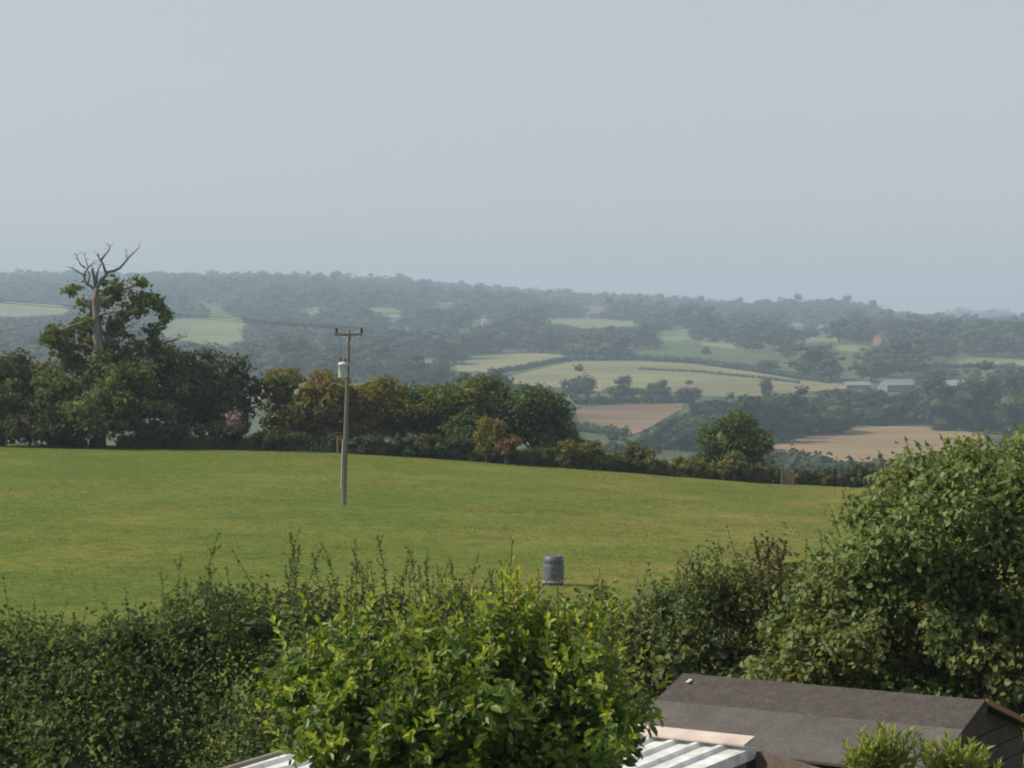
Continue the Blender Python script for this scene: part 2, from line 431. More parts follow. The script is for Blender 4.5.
def grid_sheet(mb, Xs, Ys, dz=0.0):
    """Xs: function(Y)->array of X"""
    rows = []
    for y in Ys:
        x = Xs(y); rows.append(np.stack([x, np.full_like(x, y), ground(x, np.full_like(x, y)) + dz], 1))
    n = len(rows[0]); V = np.concatenate(rows); Q = []
    i = np.arange(n - 1)
    for r in range(len(rows) - 1):
        a = r * n + i
        Q.append(np.stack([a, a + 1, a + n + 1, a + n], 1))
    mb.add(V, np.concatenate(Q))
    return mb

Yg = np.concatenate([np.linspace(-100, 20, 9), np.linspace(24, 150, 64), np.linspace(155, 750, 70), np.linspace(760, 4600, 200), np.linspace(4650, 6400, 40)])
s = np.linspace(-1, 1, 241); s = np.sign(s) * np.abs(s) ** 1.3
setting('terrain', grid_sheet(MB(), lambda y: s * (70 + .55 * max(y, 0)), Yg), M['valley'], smooth=True)
Yf = np.linspace(33, 151, 120)
sf = np.linspace(-1, 1, 90)
setting('pasture', grid_sheet(MB(), lambda y: sf * (25 + .45 * y), Yf, .03), M['pasture'], smooth=True)

# grass tufts on the pasture
rng = RNG(5)
n = 200000
Yt = 40 + 108 * rng.random(n) ** .8
pxt = rng.uniform(-60, 1090, n)
Xt = (pxt - 512) / FPX * Yt
nz = np.sin(Xt * .55 + 1.3 * np.sin(Yt * .21)) + np.sin(Yt * .43 + 1.7 * np.sin(Xt * .3 + 2)) + rng.normal(0, .8, n)
k = nz > -1.0
Xt, Yt = Xt[k], Yt[k]; n = len(Xt)
base = np.stack([Xt, Yt, ground(Xt, Yt) + .02], 1)
mb = MB()
for b in range(2):
    hgt = rng.uniform(.02, .05, n) * (1 + 1.0 * (rng.random(n) > .96))
    dirs = unit(np.stack([rng.normal(size=n) * .6, rng.normal(size=n) * .6, np.ones(n)], 1))
    side = unit(np.stack([rng.normal(size=n), rng.normal(size=n) * .4, np.zeros(n)], 1))
    p = base + np.stack([rng.normal(size=n) * .06, rng.normal(size=n) * .06, np.zeros(n)], 1)
    w = rng.uniform(.012, .03, n)[:, None]
    V = np.stack([p - side * w, p + side * w, p + dirs * hgt[:, None]], 1).reshape(-1, 3)
    mb.add(V, None, np.arange(n)[:, None] * 3 + np.array([[0, 1, 2]]))
M['grass'] = leaf_mat('grass_blade', [(.098, .132, .026), (.15, .176, .036), (.225, .205, .066)], patch=[(.10, .145, .026), (.16, .19, .036)], patch_scale=.12, trans=.4)
setting('pasture_grass', mb, M['grass'], 'stuff')

# ================================================================== far fields (draped on the terrain)
def resample(poly, t):
    poly = np.asarray(poly, float)
    x = np.linspace(0, 1, len(poly)) if False else None
    seg = np.concatenate([[0], np.cumsum(np.linalg.norm(np.diff(poly, axis=0), axis=1))]); seg /= seg[-1]
    return np.stack([np.interp(t, seg, poly[:, 0]), np.interp(t, seg, poly[:, 1])], 1)

FIELD_POLYS = []
def farfield(name, top, bot, mat, nc=40, nr=10, dz=.35):
    t = np.linspace(0, 1, nc)
    a = resample(top, t); b = resample(bot, t)
    px = []; py = []
    for r in range(nr):
        f = r / (nr - 1)
        c = a * (1 - f) + b * f
        px.append(c[:, 0]); py.append(c[:, 1])
    P = hit(np.concatenate(px), np.concatenate(py)); P[:, 2] += dz
    i = np.arange(nc - 1); Q = np.concatenate([np.stack([r * nc + i, (r + 1) * nc + i, (r + 1) * nc + i + 1, r * nc + i + 1], 1) for r in range(nr - 1)])
    setting(name, MB().add(P, Q), mat, smooth=True)
    FIELD_POLYS.append(np.concatenate([np.asarray(top, float), np.asarray(bot, float)[::-1]]))

def crop_mat(name, cols, sx, sy, ang=0.0):
    m = bpy.data.materials.new(name); T, N, L = nt(m)
    out = N.new('ShaderNodeOutputMaterial'); b = N.new('ShaderNodeBsdfPrincipled'); L.new(b.outputs[0], out.inputs[0])
    g = N.new('ShaderNodeNewGeometry'); mp = N.new('ShaderNodeMapping'); mp.inputs['Rotation'].default_value = (0, 0, ang); mp.inputs['Scale'].default_value = (sx, sy, 0.001)
    L.new(g.outputs['Position'], mp.inputs[0])
    n = N.new('ShaderNodeTexNoise'); n.inputs['Scale'].default_value = 1; n.inputs['Detail'].default_value = 4; L.new(mp.outputs[0], n.inputs['Vector'])
    r = ramp(N, cols, [.35, .5, .65]); L.new(n.outputs[0], r.inputs[0])
    n2 = N.new('ShaderNodeTexNoise'); n2.inputs['Scale'].default_value = .012; n2.inputs['Detail'].default_value = 3; L.new(g.outputs['Position'], n2.inputs['Vector'])
    r2 = ramp(N, [(.82, .8, .78), (1.15, 1.15, 1.15)], [.35, .65]); L.new(n2.outputs[0], r2.inputs[0])
    mx = N.new('ShaderNodeMix'); mx.data_type = 'RGBA'; mx.blend_type = 'MULTIPLY'; mx.inputs[0].default_value = 1
    L.new(r.outputs[0], mx.inputs[6]); L.new(r2.outputs[0], mx.inputs[7]); L.new(mx.outputs[2], b.inputs['Base Color'])
    b.inputs['Roughness'].default_value = .95; b.inputs['Specular IOR Level'].default_value = .05
    return m

M['stubble'] = crop_mat('stubble', [(.195, .138, .076), (.23, .166, .092), (.268, .20, .115)], .02, .16, .5)
M['plough'] = crop_mat('ploughed_earth', [(.150, .102, .062), (.175, .122, .074), (.215, .16, .096)], .01, .05)
M['hay'] = crop_mat('hay_meadow', [(.155, .160, .072), (.19, .185, .085), (.22, .205, .10)], .01, .06)
M['meadow'] = crop_mat('green_meadow', [(.13, .165, .065), (.165, .195, .075), (.19, .205, .09)], .01, .06)
M['lush'] = crop_mat('lush_meadow', [(.105, .15, .055), (.13, .175, .065), (.15, .185, .075)], .01, .06)

farfield('ploughed_field', [(576, 409), (620, 406), (684, 404)], [(578, 430), (600, 433), (628, 437), (645, 431), (664, 420), (682, 410)], M['plough'])
farfield('stubble_field', [(772, 446), (810, 437), (850, 430), (890, 427), (925, 428), (965, 432), (985, 437)], [(770, 456), (805, 462), (860, 463), (910, 463), (950, 462), (985, 452)], M['stubble'], 60, 14)
farfield('hay_field', [(452, 360), (500, 354), (545, 354), (566, 356)], [(458, 372), (490, 373), (520, 370), (566, 361)], M['hay'])
farfield('hay_field', [(500, 380), (530, 372), (575, 362), (620, 361), (690, 364), (750, 372), (800, 380), (850, 386)], [(505, 384), (560, 388), (600, 392), (680, 396), (740, 398), (790, 394), (850, 389)], M['hay'], 70, 12)
farfield('meadow_field', [(543, 320), (590, 319), (642, 322)], [(548, 325), (585, 332), (640, 329)], M['meadow'])
farfield('meadow_field', [(660, 331), (690, 328)], [(662, 341), (678, 342), (692, 338)], M['lush'], 16, 6)
farfield('meadow_field', [(160, 321), (200, 318), (244, 318)], [(160, 338), (200, 344), (226, 346), (243, 340)], M['meadow'])
farfield('meadow_field', [(-20, 304), (20, 303), (70, 306)], [(-20, 316), (20, 317), (66, 314)], M['meadow'])
farfield('meadow_field', [(925, 362), (960, 358), (1000, 359), (1060, 362)], [(930, 367), (980, 366), (1010, 369), (1060, 372)], M['hay'])
farfield('meadow_field', [(836, 346), (852, 345), (868, 347)], [(838, 351), (852, 353), (868, 351)], M['lush'], 16, 5)
farfield('meadow_field', [(300, 309), (322, 307)], [(302, 315), (320, 315)], M['meadow'], 12, 5)
farfield('meadow_field', [(244, 388), (300, 384), (430, 384)], [(244, 402), (300, 400), (430, 390)], M['hay'])
farfield('meadow_field', [(312, 342), (330, 340)], [(312, 346), (330, 346)], M['meadow'], 12, 5)
farfield('meadow_field', [(366, 356), (392, 354)], [(368, 361), (390, 360)], M['meadow'], 12, 5)
farfield('meadow_field', [(412, 360), (436, 360)], [(414, 366), (436, 366)], M['hay'], 12, 5)
farfield('meadow_field', [(470, 318), (496, 316)], [(470, 322), (496, 321)], M['meadow'], 12, 5)
farfield('meadow_field', [(566, 392), (580, 394), (606, 400)], [(568, 402), (584, 405), (606, 404)], M['hay'], 12, 5)
farfield('meadow_field', [(355, 310), (400, 307)], [(358, 313), (400, 312)], M['meadow'], 12, 5)
farfield('meadow_field', [(700, 342), (735, 345)], [(702, 346), (735, 350)], M['meadow'], 12, 5)
farfield('meadow_field', [(806, 338), (838, 338)], [(806, 343), (838, 343)], M['meadow'], 12, 5)

BLOCK = list(FIELD_POLYS)
def inside(poly, x, y):
    px, py = poly[:, 0], poly[:, 1]; qx, qy = np.roll(px, -1), np.roll(py, -1)
    res = np.zeros(np.shape(x), bool)
    for a, b, c, d in zip(px, py, qx, qy):
        cond = ((b > y) != (d > y)) & (x < (c - a) * (y - b) / ((d - b) + 1e-12) + a)
        res ^= cond
    return res
def blocked(x, y):
    r = np.zeros(np.shape(x), bool)
    for p in BLOCK: r |= inside(p, x, y)
    return r

# ================================================================== far buildings
M['slate'] = solid_mat('slate_roof', [(.16, .16, .17), (.24, .24, .25)], .4, .7, .3)
M['sheet_roof'] = solid_mat('sheet_roof', [(.17, .175, .18), (.24, .245, .25)], .3, .7, .2)
M['red_tile'] = solid_mat('red_tile', [(.22, .11, .075), (.30, .155, .105)], .5, .8, .2)
M['render_wall'] = solid_mat('white_render', [(.48, .46, .43), (.60, .58, .55)], .4, .8, .2)
M['brick_wall'] = solid_mat('red_brick', [(.24, .14, .10), (.31, .19, .135)], .6, .85, .2)
M['barn_wall'] = solid_mat('barn_wall', [(.14, .13, .12), (.22, .20, .18)], .5, .8, .2)
M['window_glass'] = solid_mat('window_glass', [(.02, .025, .03), (.05, .055, .06)], .5, .1, .5)

def building(name, label, cat, px, row, w, d, wh, rh, rot, wall, roof, chimney=False, windows=0, group=None):
    p = hit1(px, row)
    t = thing(name, label, cat, p, group)
    c, s_ = math.cos(rot), math.sin(rot)
    R = np.array([[c, -s_, 0], [s_, c, 0], [0, 0, 1]])
    def tr(v): return np.asarray(v, float) @ R.T + p
    a = MB(); x, y = w / 2, d / 2
    gable = [[-x, -y, -1], [-x, y, -1], [-x, y, wh], [-x, 0, wh + rh], [-x, -y, wh]]
    a.prism(tr(gable), R @ np.array([w, 0, 0])); part('wall', a, wall, t)
    a = MB(); o = .4; th = .18
    for sg in (-1, 1):
        e = sg * (y + o); zz = wh - rh * o / y
        prof = [[-x - o, 0, wh + rh + .03], [-x - o, e, zz + .03], [-x - o, e, zz + .03 + th], [-x - o, 0, wh + rh + .03 + th]]
        a.prism(tr(prof), R @ np.array([w + 2 * o, 0, 0]))
    rf = part('roof', a, roof, t)
    if chimney:
        a = MB(); a.box(tr([x * .6, 0, wh + rh + .6]), (.9, .9, 1.9), R); 
        part('chimney', a, M['brick_wall'], rf)
    for i in range(windows):
        u = -x + w * (i + .5) / windows
        a = MB(); a.box(tr([u, -y - .03, wh * .6]), (1.2, .1, 1.3), R); part('window', a, M['window_glass'], t)
    hp = (wh + rh) / p[1] * FPX; wp = w / p[1] * FPX
    BLOCK.append(np.array([[px - wp / 2 - 1, row - hp], [px + wp / 2 + 1, row - hp], [px + wp / 2 + 1, row + 1], [px - wp / 2 - 1, row + 1]], float))
    return t

building('country_house', 'large pale house with red tiled roof below the skyline wood', 'house', 594, 313.5, 24, 10, 4.5, 4.5, .15, M['render_wall'], M['red_tile'], True, 4)
building('farm_building', 'long low white building on the wooded hillside left of centre', 'building', 440, 307, 30, 8, 3.2, 1.6, -.08, M['render_wall'], M['sheet_roof'])
building('brick_house', 'tall red brick house among the trees on the right hillside', 'house', 880, 345.5, 8.5, 7, 5.5, 3.4, .9, M['brick_wall'], M['red_tile'], True, 3)
building('cottage', 'small white cottage with brown roof left of the other white cottage', 'house', 796, 329.5, 13, 8, 3.6, 3.0, .1, M['render_wall'], M['slate'], True, 2)
building('cottage', 'white cottage wider than its neighbour, left of the red brick house', 'house', 827, 331.5, 16, 8, 3.6, 3.0, -.15, M['render_wall'], M['slate'], True, 3)
building('barn', 'grey sheet roofed barn with a lean gable above the dark wood', 'barn', 897, 391.5, 17, 10, 3.5, 2.4, .35, M['barn_wall'], M['sheet_roof'])
building('barn', 'long pale grey roofed barn furthest to the right', 'barn', 966, 391, 20, 11, 3.0, 2.6, -.12, M['barn_wall'], M['sheet_roof'])
building('barn', 'low grey roofed barn half hidden at the edge of the hay field', 'barn', 857, 389, 13, 8, 2.2, 1.6, .1, M['barn_wall'], M['sheet_roof'])
building('cottage', 'tiny pale cottage among hedges below the long white building', 'house', 487, 325, 10, 7, 3, 2.4, .1, M['render_wall'], M['slate'], False, 2)
building('cottage', 'tiny white cottage at the foot of the left hand ridge wood', 'house', 395, 320, 10, 7, 3, 2.2, -.1, M['render_wall'], M['slate'], False, 2)

# ================================================================== far trees
def far_tree_arrays(seed, H, Wd, nleaf, size, lob=9, tall=.5, core=.78):
    """crown of leaf clumps on a short trunk, base at origin; slot 0 leaf, 1 bark"""
    rng = RNG(seed); mb = MB()
    big = [[0, 0, H * .60, Wd * .40, Wd * .40, H * .36], [rng.normal() * .1 * Wd, 0, H * .36, Wd * .46, Wd * .46, H * .26]]
    L = clumps(rng, big, lob, Wd * .21, .4, .85, .5)
    L = np.concatenate([L, np.array([[0, 0, H * .42, Wd * .36, Wd * .36, H * .30]])])
    cores(mb, rng, L, core)
    foliage(mb, rng, L, nleaf, size, .75, .55, .3, .8, cull=.8)
    mb.tube([[0, 0, -.8], [0, 0, H * .25], [.1, 0, H * .5]], [.45, .35, .2], 5, m=1)
    return mb
FT = []
for i in range(7):
    H, Wd = 14, [13, 11, 15, 10, 14, 12, 9][i]
    FT.append(far_tree_arrays(100 + i, H, Wd, 900, 1.0, 12).mesh('far_tree_crown', [M['far_leaf'], M['dark_bark']]))

def far_tree(px, row, wpx, hpx, label, group=None, name='hillside_tree', k=None, seed=0):
    p = hit1(px, row)
    rng = RNG(int(px * 7 + row * 13 + seed))
    k = int(rng.integers(0, 7)) if k is None else k
    o = bpy.data.objects.new(name, FT[k]); COL.objects.link(o)
    sz = hpx * p[1] / FPX / 14; base_w = [13, 11, 15, 10, 14, 12, 9][k]
    sx = wpx * p[1] / FPX / base_w
    o.location = [float(v) for v in p]; o.rotation_euler = (0, 0, float(rng.uniform(0, 6.28))); o.scale = (sx, sx, sz)
    tag(o, label, 'tree', group)
    return o

n_ind = 0
hand = [
 (577, 402, 40, 33, 'big round dark tree at the left corner above the ploughed field'),
 (625, 401, 34, 24, 'first of three round trees behind the ploughed field hedge'),
 (660, 402, 32, 24, 'second of three round trees behind the ploughed field hedge'),
 (688, 403, 26, 20, 'third of three round trees behind the ploughed field hedge'),
 (568, 362, 8, 9, 'small lone tree on the hedge between the two hay fields'),
 (440, 380, 22, 30, 'upright dark tree left of the hay fields'),
 (852, 331, 30, 22, 'broad dark tree on the skyline above the white cottages'),
 (882, 333, 24, 20, 'domed dark tree above the red brick house'),
 (920, 338, 40, 26, 'widest of the dark domed trees right of the red brick house'),
 (768, 398, 14, 26, 'slender upright tree rising from the dark wood into the hay field'),
 (606, 342, 26, 18, 'round tree in the belt just above the hay field crest'),
]
for h in hand:
    far_tree(*h); n_ind += 1
hand_pts = np.array([[h[0], h[1]] for h in hand], float)

WOODP = np.array([(640, 452), (665, 436), (690, 414), (740, 406), (790, 402), (1060, 400), (1060, 446), (975, 437), (925, 430), (890, 429), (850, 432), (810, 439), (772, 447), (770, 452)], float)
VALLEY = np.array([(560, 440), (640, 452), (770, 455), (800, 463), (975, 464), (1060, 464), (1060, 520), (560, 520)], float)
cand = []
rng = RNG(77)
# valley wood and belt (dense)
for y in np.arange(560, 1240, 24):
    for x in np.arange(-70, 330, 9.5):
        X = x + rng.normal() * 3.2; Y = y + rng.normal() * 8
        cand.append((X, Y, 0))
for y in np.arange(1240, 4300, 52):
    half = .255 * y
    for x in np.arange(-half, half, 11.5 + y * .0006):
        X = x + rng.normal() * 4; Y = y + rng.normal() * 18
        cand.append((X, Y, 1))
for y in np.arange(4900, 5700, 120):
    for x in np.arange(250, 1500, 12):
        cand.append((x + rng.normal() * 4, y + rng.normal() * 40, 2))
cand = np.array(cand)
cz = ground(cand[:, 0], cand[:, 1])
P = np.stack([cand[:, 0], cand[:, 1], cz], 1)
cpx, crow = proj(P)
ht = rng.uniform(11, 20, len(P)) * np.where(P[:, 1] > 3400, .85, 1.0) * np.where(rng.random(len(P)) < .25, .65, 1) * np.where(rng.random(len(P)) < .08, 1.35, 1)
hrow = ht / P[:, 1] * FPX
noise = np.sin(cand[:, 0] / 47 + 2 * np.sin(cand[:, 1] / 210)) + np.sin(cand[:, 1] / 160 + 1.5 * np.sin(cand[:, 0] / 90)) + rng.normal(0, .55, len(P))
inw = inside(WOODP, cpx, crow); inv = inside(VALLEY, cpx, crow)
keep = np.zeros(len(P), bool)
k1 = cand[:, 2] == 0
keep |= k1 & inw
keep |= k1 & inv & (noise > .2)
keep |= k1 & (cpx > 830) & (crow < 402) & (noise > -.8)
keep |= k1 & (cpx < 575) & (crow < 440)  # behind the field edge shrubs
k2 = cand[:, 2] == 1
ridge_zone = (P[:, 1] > 3000)
keep |= k2 & (ridge_zone | (noise > -.95))
keep |= cand[:, 2] == 2
ht = np.where(k1 & inv & ~inw, ht * .45, ht); hrow = ht / P[:, 1] * FPX
def intrudes(h):
    hr = h / P[:, 1] * FPX
    b = blocked(cpx, crow)
    for f in (.25, .5, .72, .95): b |= blocked(cpx, crow - hr * f)
    for f in (.35, .7):
        for dx in (-.7, -.35, .35, .7): b |= blocked(cpx + dx * hr, crow - hr * f)
    return b
bad = np.ones(len(P), bool); h_ok = ht.copy()
for sc_h in (1.0, .78, .6, .45, .33):
    b = intrudes(ht * sc_h); new = bad & ~b
    h_ok[new] = ht[new] * sc_h; bad &= b
ht = h_ok; hrow = ht / P[:, 1] * FPX
for hx, hy in hand_pts:
    bad |= (np.abs(cpx - hx) < 14) & (crow > hy - 2) & (crow < hy + 14) & (P[:, 1] < 1500)
keep &= ~bad
keep &= (cpx > -70) & (cpx < 1100)
P, ht, cpx, crow, hrow, inw, cat3 = P[keep], ht[keep], cpx[keep], crow[keep], hrow[keep], inw[keep], cand[keep, 2]
order = np.argsort(P[:, 1])
P, ht, cpx, crow, hrow, inw = P[order], ht[order], cpx[order], crow[order], hrow[order], inw[order]
vis = (cpx > -20) & (cpx < 1044) & ((crow - hrow) < np.interp(cpx, [0, 250, 490, 560, 600, 780, 850, 1024], [345, 380, 385, 440, 442, 462, 450, 432]))
LAB = {
 'wood': ('hazy dark tree in the wood behind the tan stubble field', 'trees of the wood behind the stubble field'),
 'valley': ('small blue green tree in the valley bottom beyond the hedge', 'small trees of the valley bottom'),
 'right': ('hazy tree in the belt below the right hand hay field', 'trees round the barns on the right'),
 'left': ('hazy tree on the lower slope behind the oak and the olive bushes', 'trees on the lower left slope'),
 'mid': ('hazy tree in the belt along the hay field crest', 'trees of the belt above the hay fields'),
}
ind = np.where(vis)[0][:285]
is_ind = np.zeros(len(P), bool); is_ind[ind] = True
for i in ind:
    x, r = cpx[i], crow[i]
    key = 'wood' if inw[i] else ('valley' if r > 436 else ('left' if x < 460 else ('right' if x > 830 else 'mid')))
    lab, grp = LAB[key]
    k = int(rng.integers(0, 7)); o = bpy.data.objects.new('woodland_tree' if key == 'wood' else 'hillside_tree', FT[k]); COL.objects.link(o)
    o.location = [float(v) for v in P[i]]; o.rotation_euler = (0, 0, float(rng.uniform(0, 6.28)))
    s_ = ht[i] / 14; sw = s_ ** .8 * rng.uniform(1.15, 1.7)
    o.scale = (float(sw), float(sw), float(s_))
    tag(o, lab, 'tree', grp)
# the rest: one mass
def arr(mb):
    return np.concatenate(mb.V), np.concatenate(mb.Q), np.concatenate(mb.T)
protoA = [arr(far_tree_arrays(200 + i, 14, [13, 11, 15, 12, 14][i], 170, 1.9, 7)) for i in range(5)]
protoB = [arr(far_tree_arrays(220 + i, 14, [13, 11, 15, 12, 14][i], 60, 2.8, 5)) for i in range(5)]
mb = MB()
rest = np.where(~is_ind)[0]
for i in rest:
    V, Q, T = (protoA if P[i, 1] < 2300 else protoB)[int(rng.integers(0, 5))]
    a = rng.uniform(0, 6.28); c, s_ = math.cos(a), math.sin(a)
    k = ht[i] / 14; kw = k ** .8 * rng.uniform(1.3, 2.1)
    V2 = np.stack([(V[:, 0] * c - V[:, 1] * s_) * kw, (V[:, 0] * s_ + V[:, 1] * c) * kw, V[:, 2] * k], 1) + P[i]
    mb.add(V2, Q, T)
setting('far_woodland', mb, M['wood_leaf'], 'stuff')
print('TREES ind', len(ind), 'rest', len(rest), 'Ymax ind', P[ind[-1], 1])

# far hedgerows
def hedgerow(pts, hm, label, seed, name='hedgerow', mat='far_leaf'):
    rng = RNG(seed)
    pp = resample(pts, np.linspace(0, 1, 60)); P3 = hit(pp[:, 0], pp[:, 1])
    d = np.concatenate([[0], np.cumsum(np.linalg.norm(np.diff(P3, axis=0), axis=1))])
    n = max(8, int(d[-1] / (hm * .8)))
    t = np.linspace(0, d[-1], n)
    c = np.stack([np.interp(t, d, P3[:, j]) for j in range(3)], 1)
    r = hm * .55 * rng.uniform(.75, 1.3, n)
    L = np.concatenate([c + np.stack([rng.normal(size=n) * .5, rng.normal(size=n) * .5, r * .8], 1), np.stack([r * 1.1, r * 1.1, r], 1)], 1)
    mb = MB(); cores(mb, rng, L, .85); foliage(mb, rng, L, n * 26, hm * .3, .8, .55, .3, .8, cull=0)
    return solo(name, mb, M[mat], P3[len(P3) // 2], label, 'hedge')
hedgerow([(580, 405), (620, 404), (690, 403)], 4.0, 'straight dark hedgerow along the top of the ploughed field', 1)
hedgerow([(578, 431), (600, 434), (626, 437)], 3.5, 'short dark hedgerow at the bottom of the ploughed field', 2)
hedgerow([(488, 374), (520, 370), (548, 364), (566, 361)], 3.0, 'slanting hedgerow between the two hay fields', 3)
hedgerow([(574, 361), (590, 360), (604, 361)], 4.0, 'short thick hedgerow right of the lone tree between the hay fields', 4)
hedgerow([(600, 360), (640, 360), (700, 364), (760, 373), (830, 384)], 3.4, 'long hedgerow running down along the top of the wide hay field', 5)
hedgerow([(640, 370), (700, 373), (760, 379), (800, 384)], 1.6, 'thin low hedge crossing the middle of the wide hay field', 6)
hedgerow([(440, 358), (470, 355), (500, 353)], 3.2, 'hedgerow along the top left of the narrow hay field', 7)
hedgerow([(930, 369), (980, 368), (1040, 372)], 4.0, 'hedgerow under the bright field at the right edge', 8)
hedgerow([(760, 468), (800, 475), (840, 478), (900, 478)], 4.5, 'hazy overgrown hedge along the near side of the tan stubble field', 10)
hedgerow([(545, 327), (585, 333), (640, 330)], 4.0, 'hedgerow below the green meadow under the red roofed house', 9)

# ================================================================== field edge
def bush(name, label, lobes_px, Y, n, size, mat, seed, trunk=True, kclump=28, clr=.9, core=.55, cat='bush', group=None, extra=None, base_px=None, dep=None, bark='dark_bark'):
    rng = RNG(seed)
    big = px_lobes(lobes_px, Y, dep, seed)
    bx = base_px if base_px is not None else float(np.mean([l[0] for l in lobes_px]))
    b = at(bx, Y)
    t = thing(name, label, cat, b, group)
    L = clumps(rng, big, kclump, clr, .4, .8, .5)
    mb = MB()
    if core: cores(mb, rng, np.concatenate([big, L]), min(core, .52))
    foliage(mb, rng, L, n, size, .55, .6, .25, .7, cull=.75, zmin=b[2] + .05)
    part('crown', mb, M[mat], t)
    if trunk:
        w = MB(); top = big[np.argmax(big[:, 2])]
        w.tube(limb(b - np.array([0, 0, .2]), [b[0] + .2, b[1], top[2]], rng, 6, 0, .02), np.linspace(.22, .05, 6), 7)
        for i in rng.choice(len(L), min(9, len(L)), replace=False):
            z0 = b[2] + (L[i, 2] - b[2]) * rng.uniform(.2, .5)
            w.tube(limb([b[0] + .05, b[1], z0], L[i, :3], rng, 5, .1, .04), np.linspace(.09, .02, 5), 5)
        part('trunk', w, M[bark], t)
    if extra:
        for (nm, lp, n2, sz, mt) in extra:
            mb = MB(); foliage(mb, rng, clumps(rng, px_lobes(lp, Y - .8, dep, seed + 3), 8, .5, .3, .8, .4), n2, sz, .4, .6, .3, .7, cull=0)
            part(nm, mb, M[mt], t)
    return t

# --- the stag-headed oak
YO = 148.0
def O(px, py, dy=0.0): return W(px, py, YO + dy)
rng = RNG(11)
ob = at(97, YO)
oak = thing('oak_tree', 'half dead oak with bare antler branches above a ragged green crown', 'tree', ob)
w = MB()
w.tube([ob - [0, 0, .3], O(98, 415), O(99, 390), O(99, 364), O(98, 342), O(97, 320), O(96, 300), O(96, 288)], [.58, .48, .42, .36, .32, .28, .24, .19], 10)
w.tube([O(99, 350), O(104, 343, .3), O(114, 335, .5), O(125, 331, .6)], [.2, .17, .13, .08], 7)
w.tube([O(99, 360), O(105, 345, 1), O(108, 331, 1.2), O(110, 315, 1.5)], [.3, .26, .22, .1], 7)
w.tube([O(97, 318), O(101, 314, -.3), O(112, 312, -.5), O(121, 312, -.6)], [.14, .12, .09, .05], 6)
w.tube([O(98, 335), O(86, 322, -.4), O(72, 326, -.8), O(60, 330, -1)], [.17, .13, .1, .05], 6)
w.tube([O(99, 352), O(86, 345, .4), O(66, 346, .8)], [.16, .12, .06], 6)
w.tube([O(98, 305), O(112, 296, .6), O(128, 288, .9), O(141, 284, 1)], [.15, .12, .08, .04], 6)
w.tube([O(108, 331, 1.2), O(125, 318, 1.5), O(145, 305, 1.6), O(160, 312, 1.6)], [.15, .12, .08, .03], 6)
w.tube([O(96, 312), O(86, 304), O(74, 294)], [.12, .08, .03], 6)
part('trunk', w, M['bark'], oak, True)
w = MB()
def D(pts, r0, r1, tw=5):
    q = np.array([O(*p) for p in pts]); q[1:-1] += rng.normal(size=(len(q) - 2, 3)) * .05 if len(q) > 2 else 0
    w.tube(q, np.linspace(r0, r1, len(pts)) * .82, 6)
    for _ in range(tw):
        i = int(rng.integers(len(q) // 2, len(q))); a_ = q[i]
        d_ = unit(np.array([rng.normal(), rng.normal() * .6, rng.uniform(-.1, 1.2)])); l_ = rng.uniform(.2, .6)
        w.tube([a_, a_ + d_ * l_ * .5 + rng.normal(size=3) * .05, a_ + d_ * l_], [.018, .012, .006], 4)
D([(96, 290), (94.5, 280), (93.5, 273), (92.5, 268)], .17, .10)
D([(96, 290), (99, 284), (103, 278), (107, 272.5), (113, 270), (119, 267), (125, 262.5), (130, 257), (135, 252), (139.5, 247)], .17, .03)
D([(106, 273), (105, 268), (102.5, 263.5), (100, 261), (98, 256), (98.5, 254)], .12, .05)
D([(100.5, 261), (103.5, 256), (107, 251.5), (110.5, 247)], .10, .03)
D([(127, 260), (127, 254), (126, 251)], .05, .02)
D([(95, 291), (91, 286.5), (87, 283.5), (84.5, 279), (82.5, 274.5), (77, 272.5), (72, 269), (67.5, 266.5)], .12, .03)
D([(85, 268), (81, 264), (77.5, 260), (76.5, 256)], .07, .03)
D([(84.5, 280), (85, 272), (88, 266.5), (94, 262.5)], .09, .025)
D([(88, 267), (86, 260), (84.5, 255)], .05, .02)
D([(96, 285), (97, 276), (99.5, 268), (101, 264)], .12, .04)
D([(88, 284), (88, 275), (86, 268)], .08, .03)
part('dead_branch', w, M['dead_wood'], oak, True); w = MB()
D([(160, 345), (168, 342), (176, 341), (182, 338), (187, 336.5)], .09, .02)
D([(172, 342), (177, 339), (179, 336)], .05, .02)
part('dead_branch', w, M['dead_wood'], oak, True); w = MB()
D([(120, 331), (128, 326), (133, 322), (138, 322)], .08, .02)
part('dead_branch', w, M['dead_wood'], oak, True)
oakl = px_lobes([(71, 289, 7, 7), (84, 303, 12, 9), (92, 318, 7, 7), (113, 287, 13, 10), (124, 300, 14, 9), (133, 280, 8, 5), (141, 283, 6, 5), (138, 300, 10, 7), (147, 298, 6, 5),
                 (157, 305, 6, 5), (163, 316, 5, 6), (118, 316, 9, 5), (136, 313, 9, 5), (78, 322, 13, 6), (58, 333, 16, 9), (47, 341, 10, 7), (72, 341, 19, 10), (106, 298, 8, 9), (152, 300, 6, 6), (66, 352, 16, 9), (112, 330, 12, 9), (82, 330, 9, 10), (150, 330, 9, 7), (88, 348, 12, 9), (118, 346, 17, 8),
                 (140, 342, 16, 8), (152, 348, 10, 7), (128, 356, 22, 10), (78, 364, 17, 10)], YO, 1.3, 12)
oakl[:, 1] += .9
L = clumps(rng, oakl, 300, .25, .6, .65, .2)
mb = MB(); foliage(mb, rng, L, 11000, .21, .3, .65, .25, .7, cull=0)
wide = oakl.copy(); wide[:, 3:] *= 1.3; wide[:, 1] += .9; foliage(mb, rng, wide, 2600, .20, .05, .65, .25, .7, cull=0)
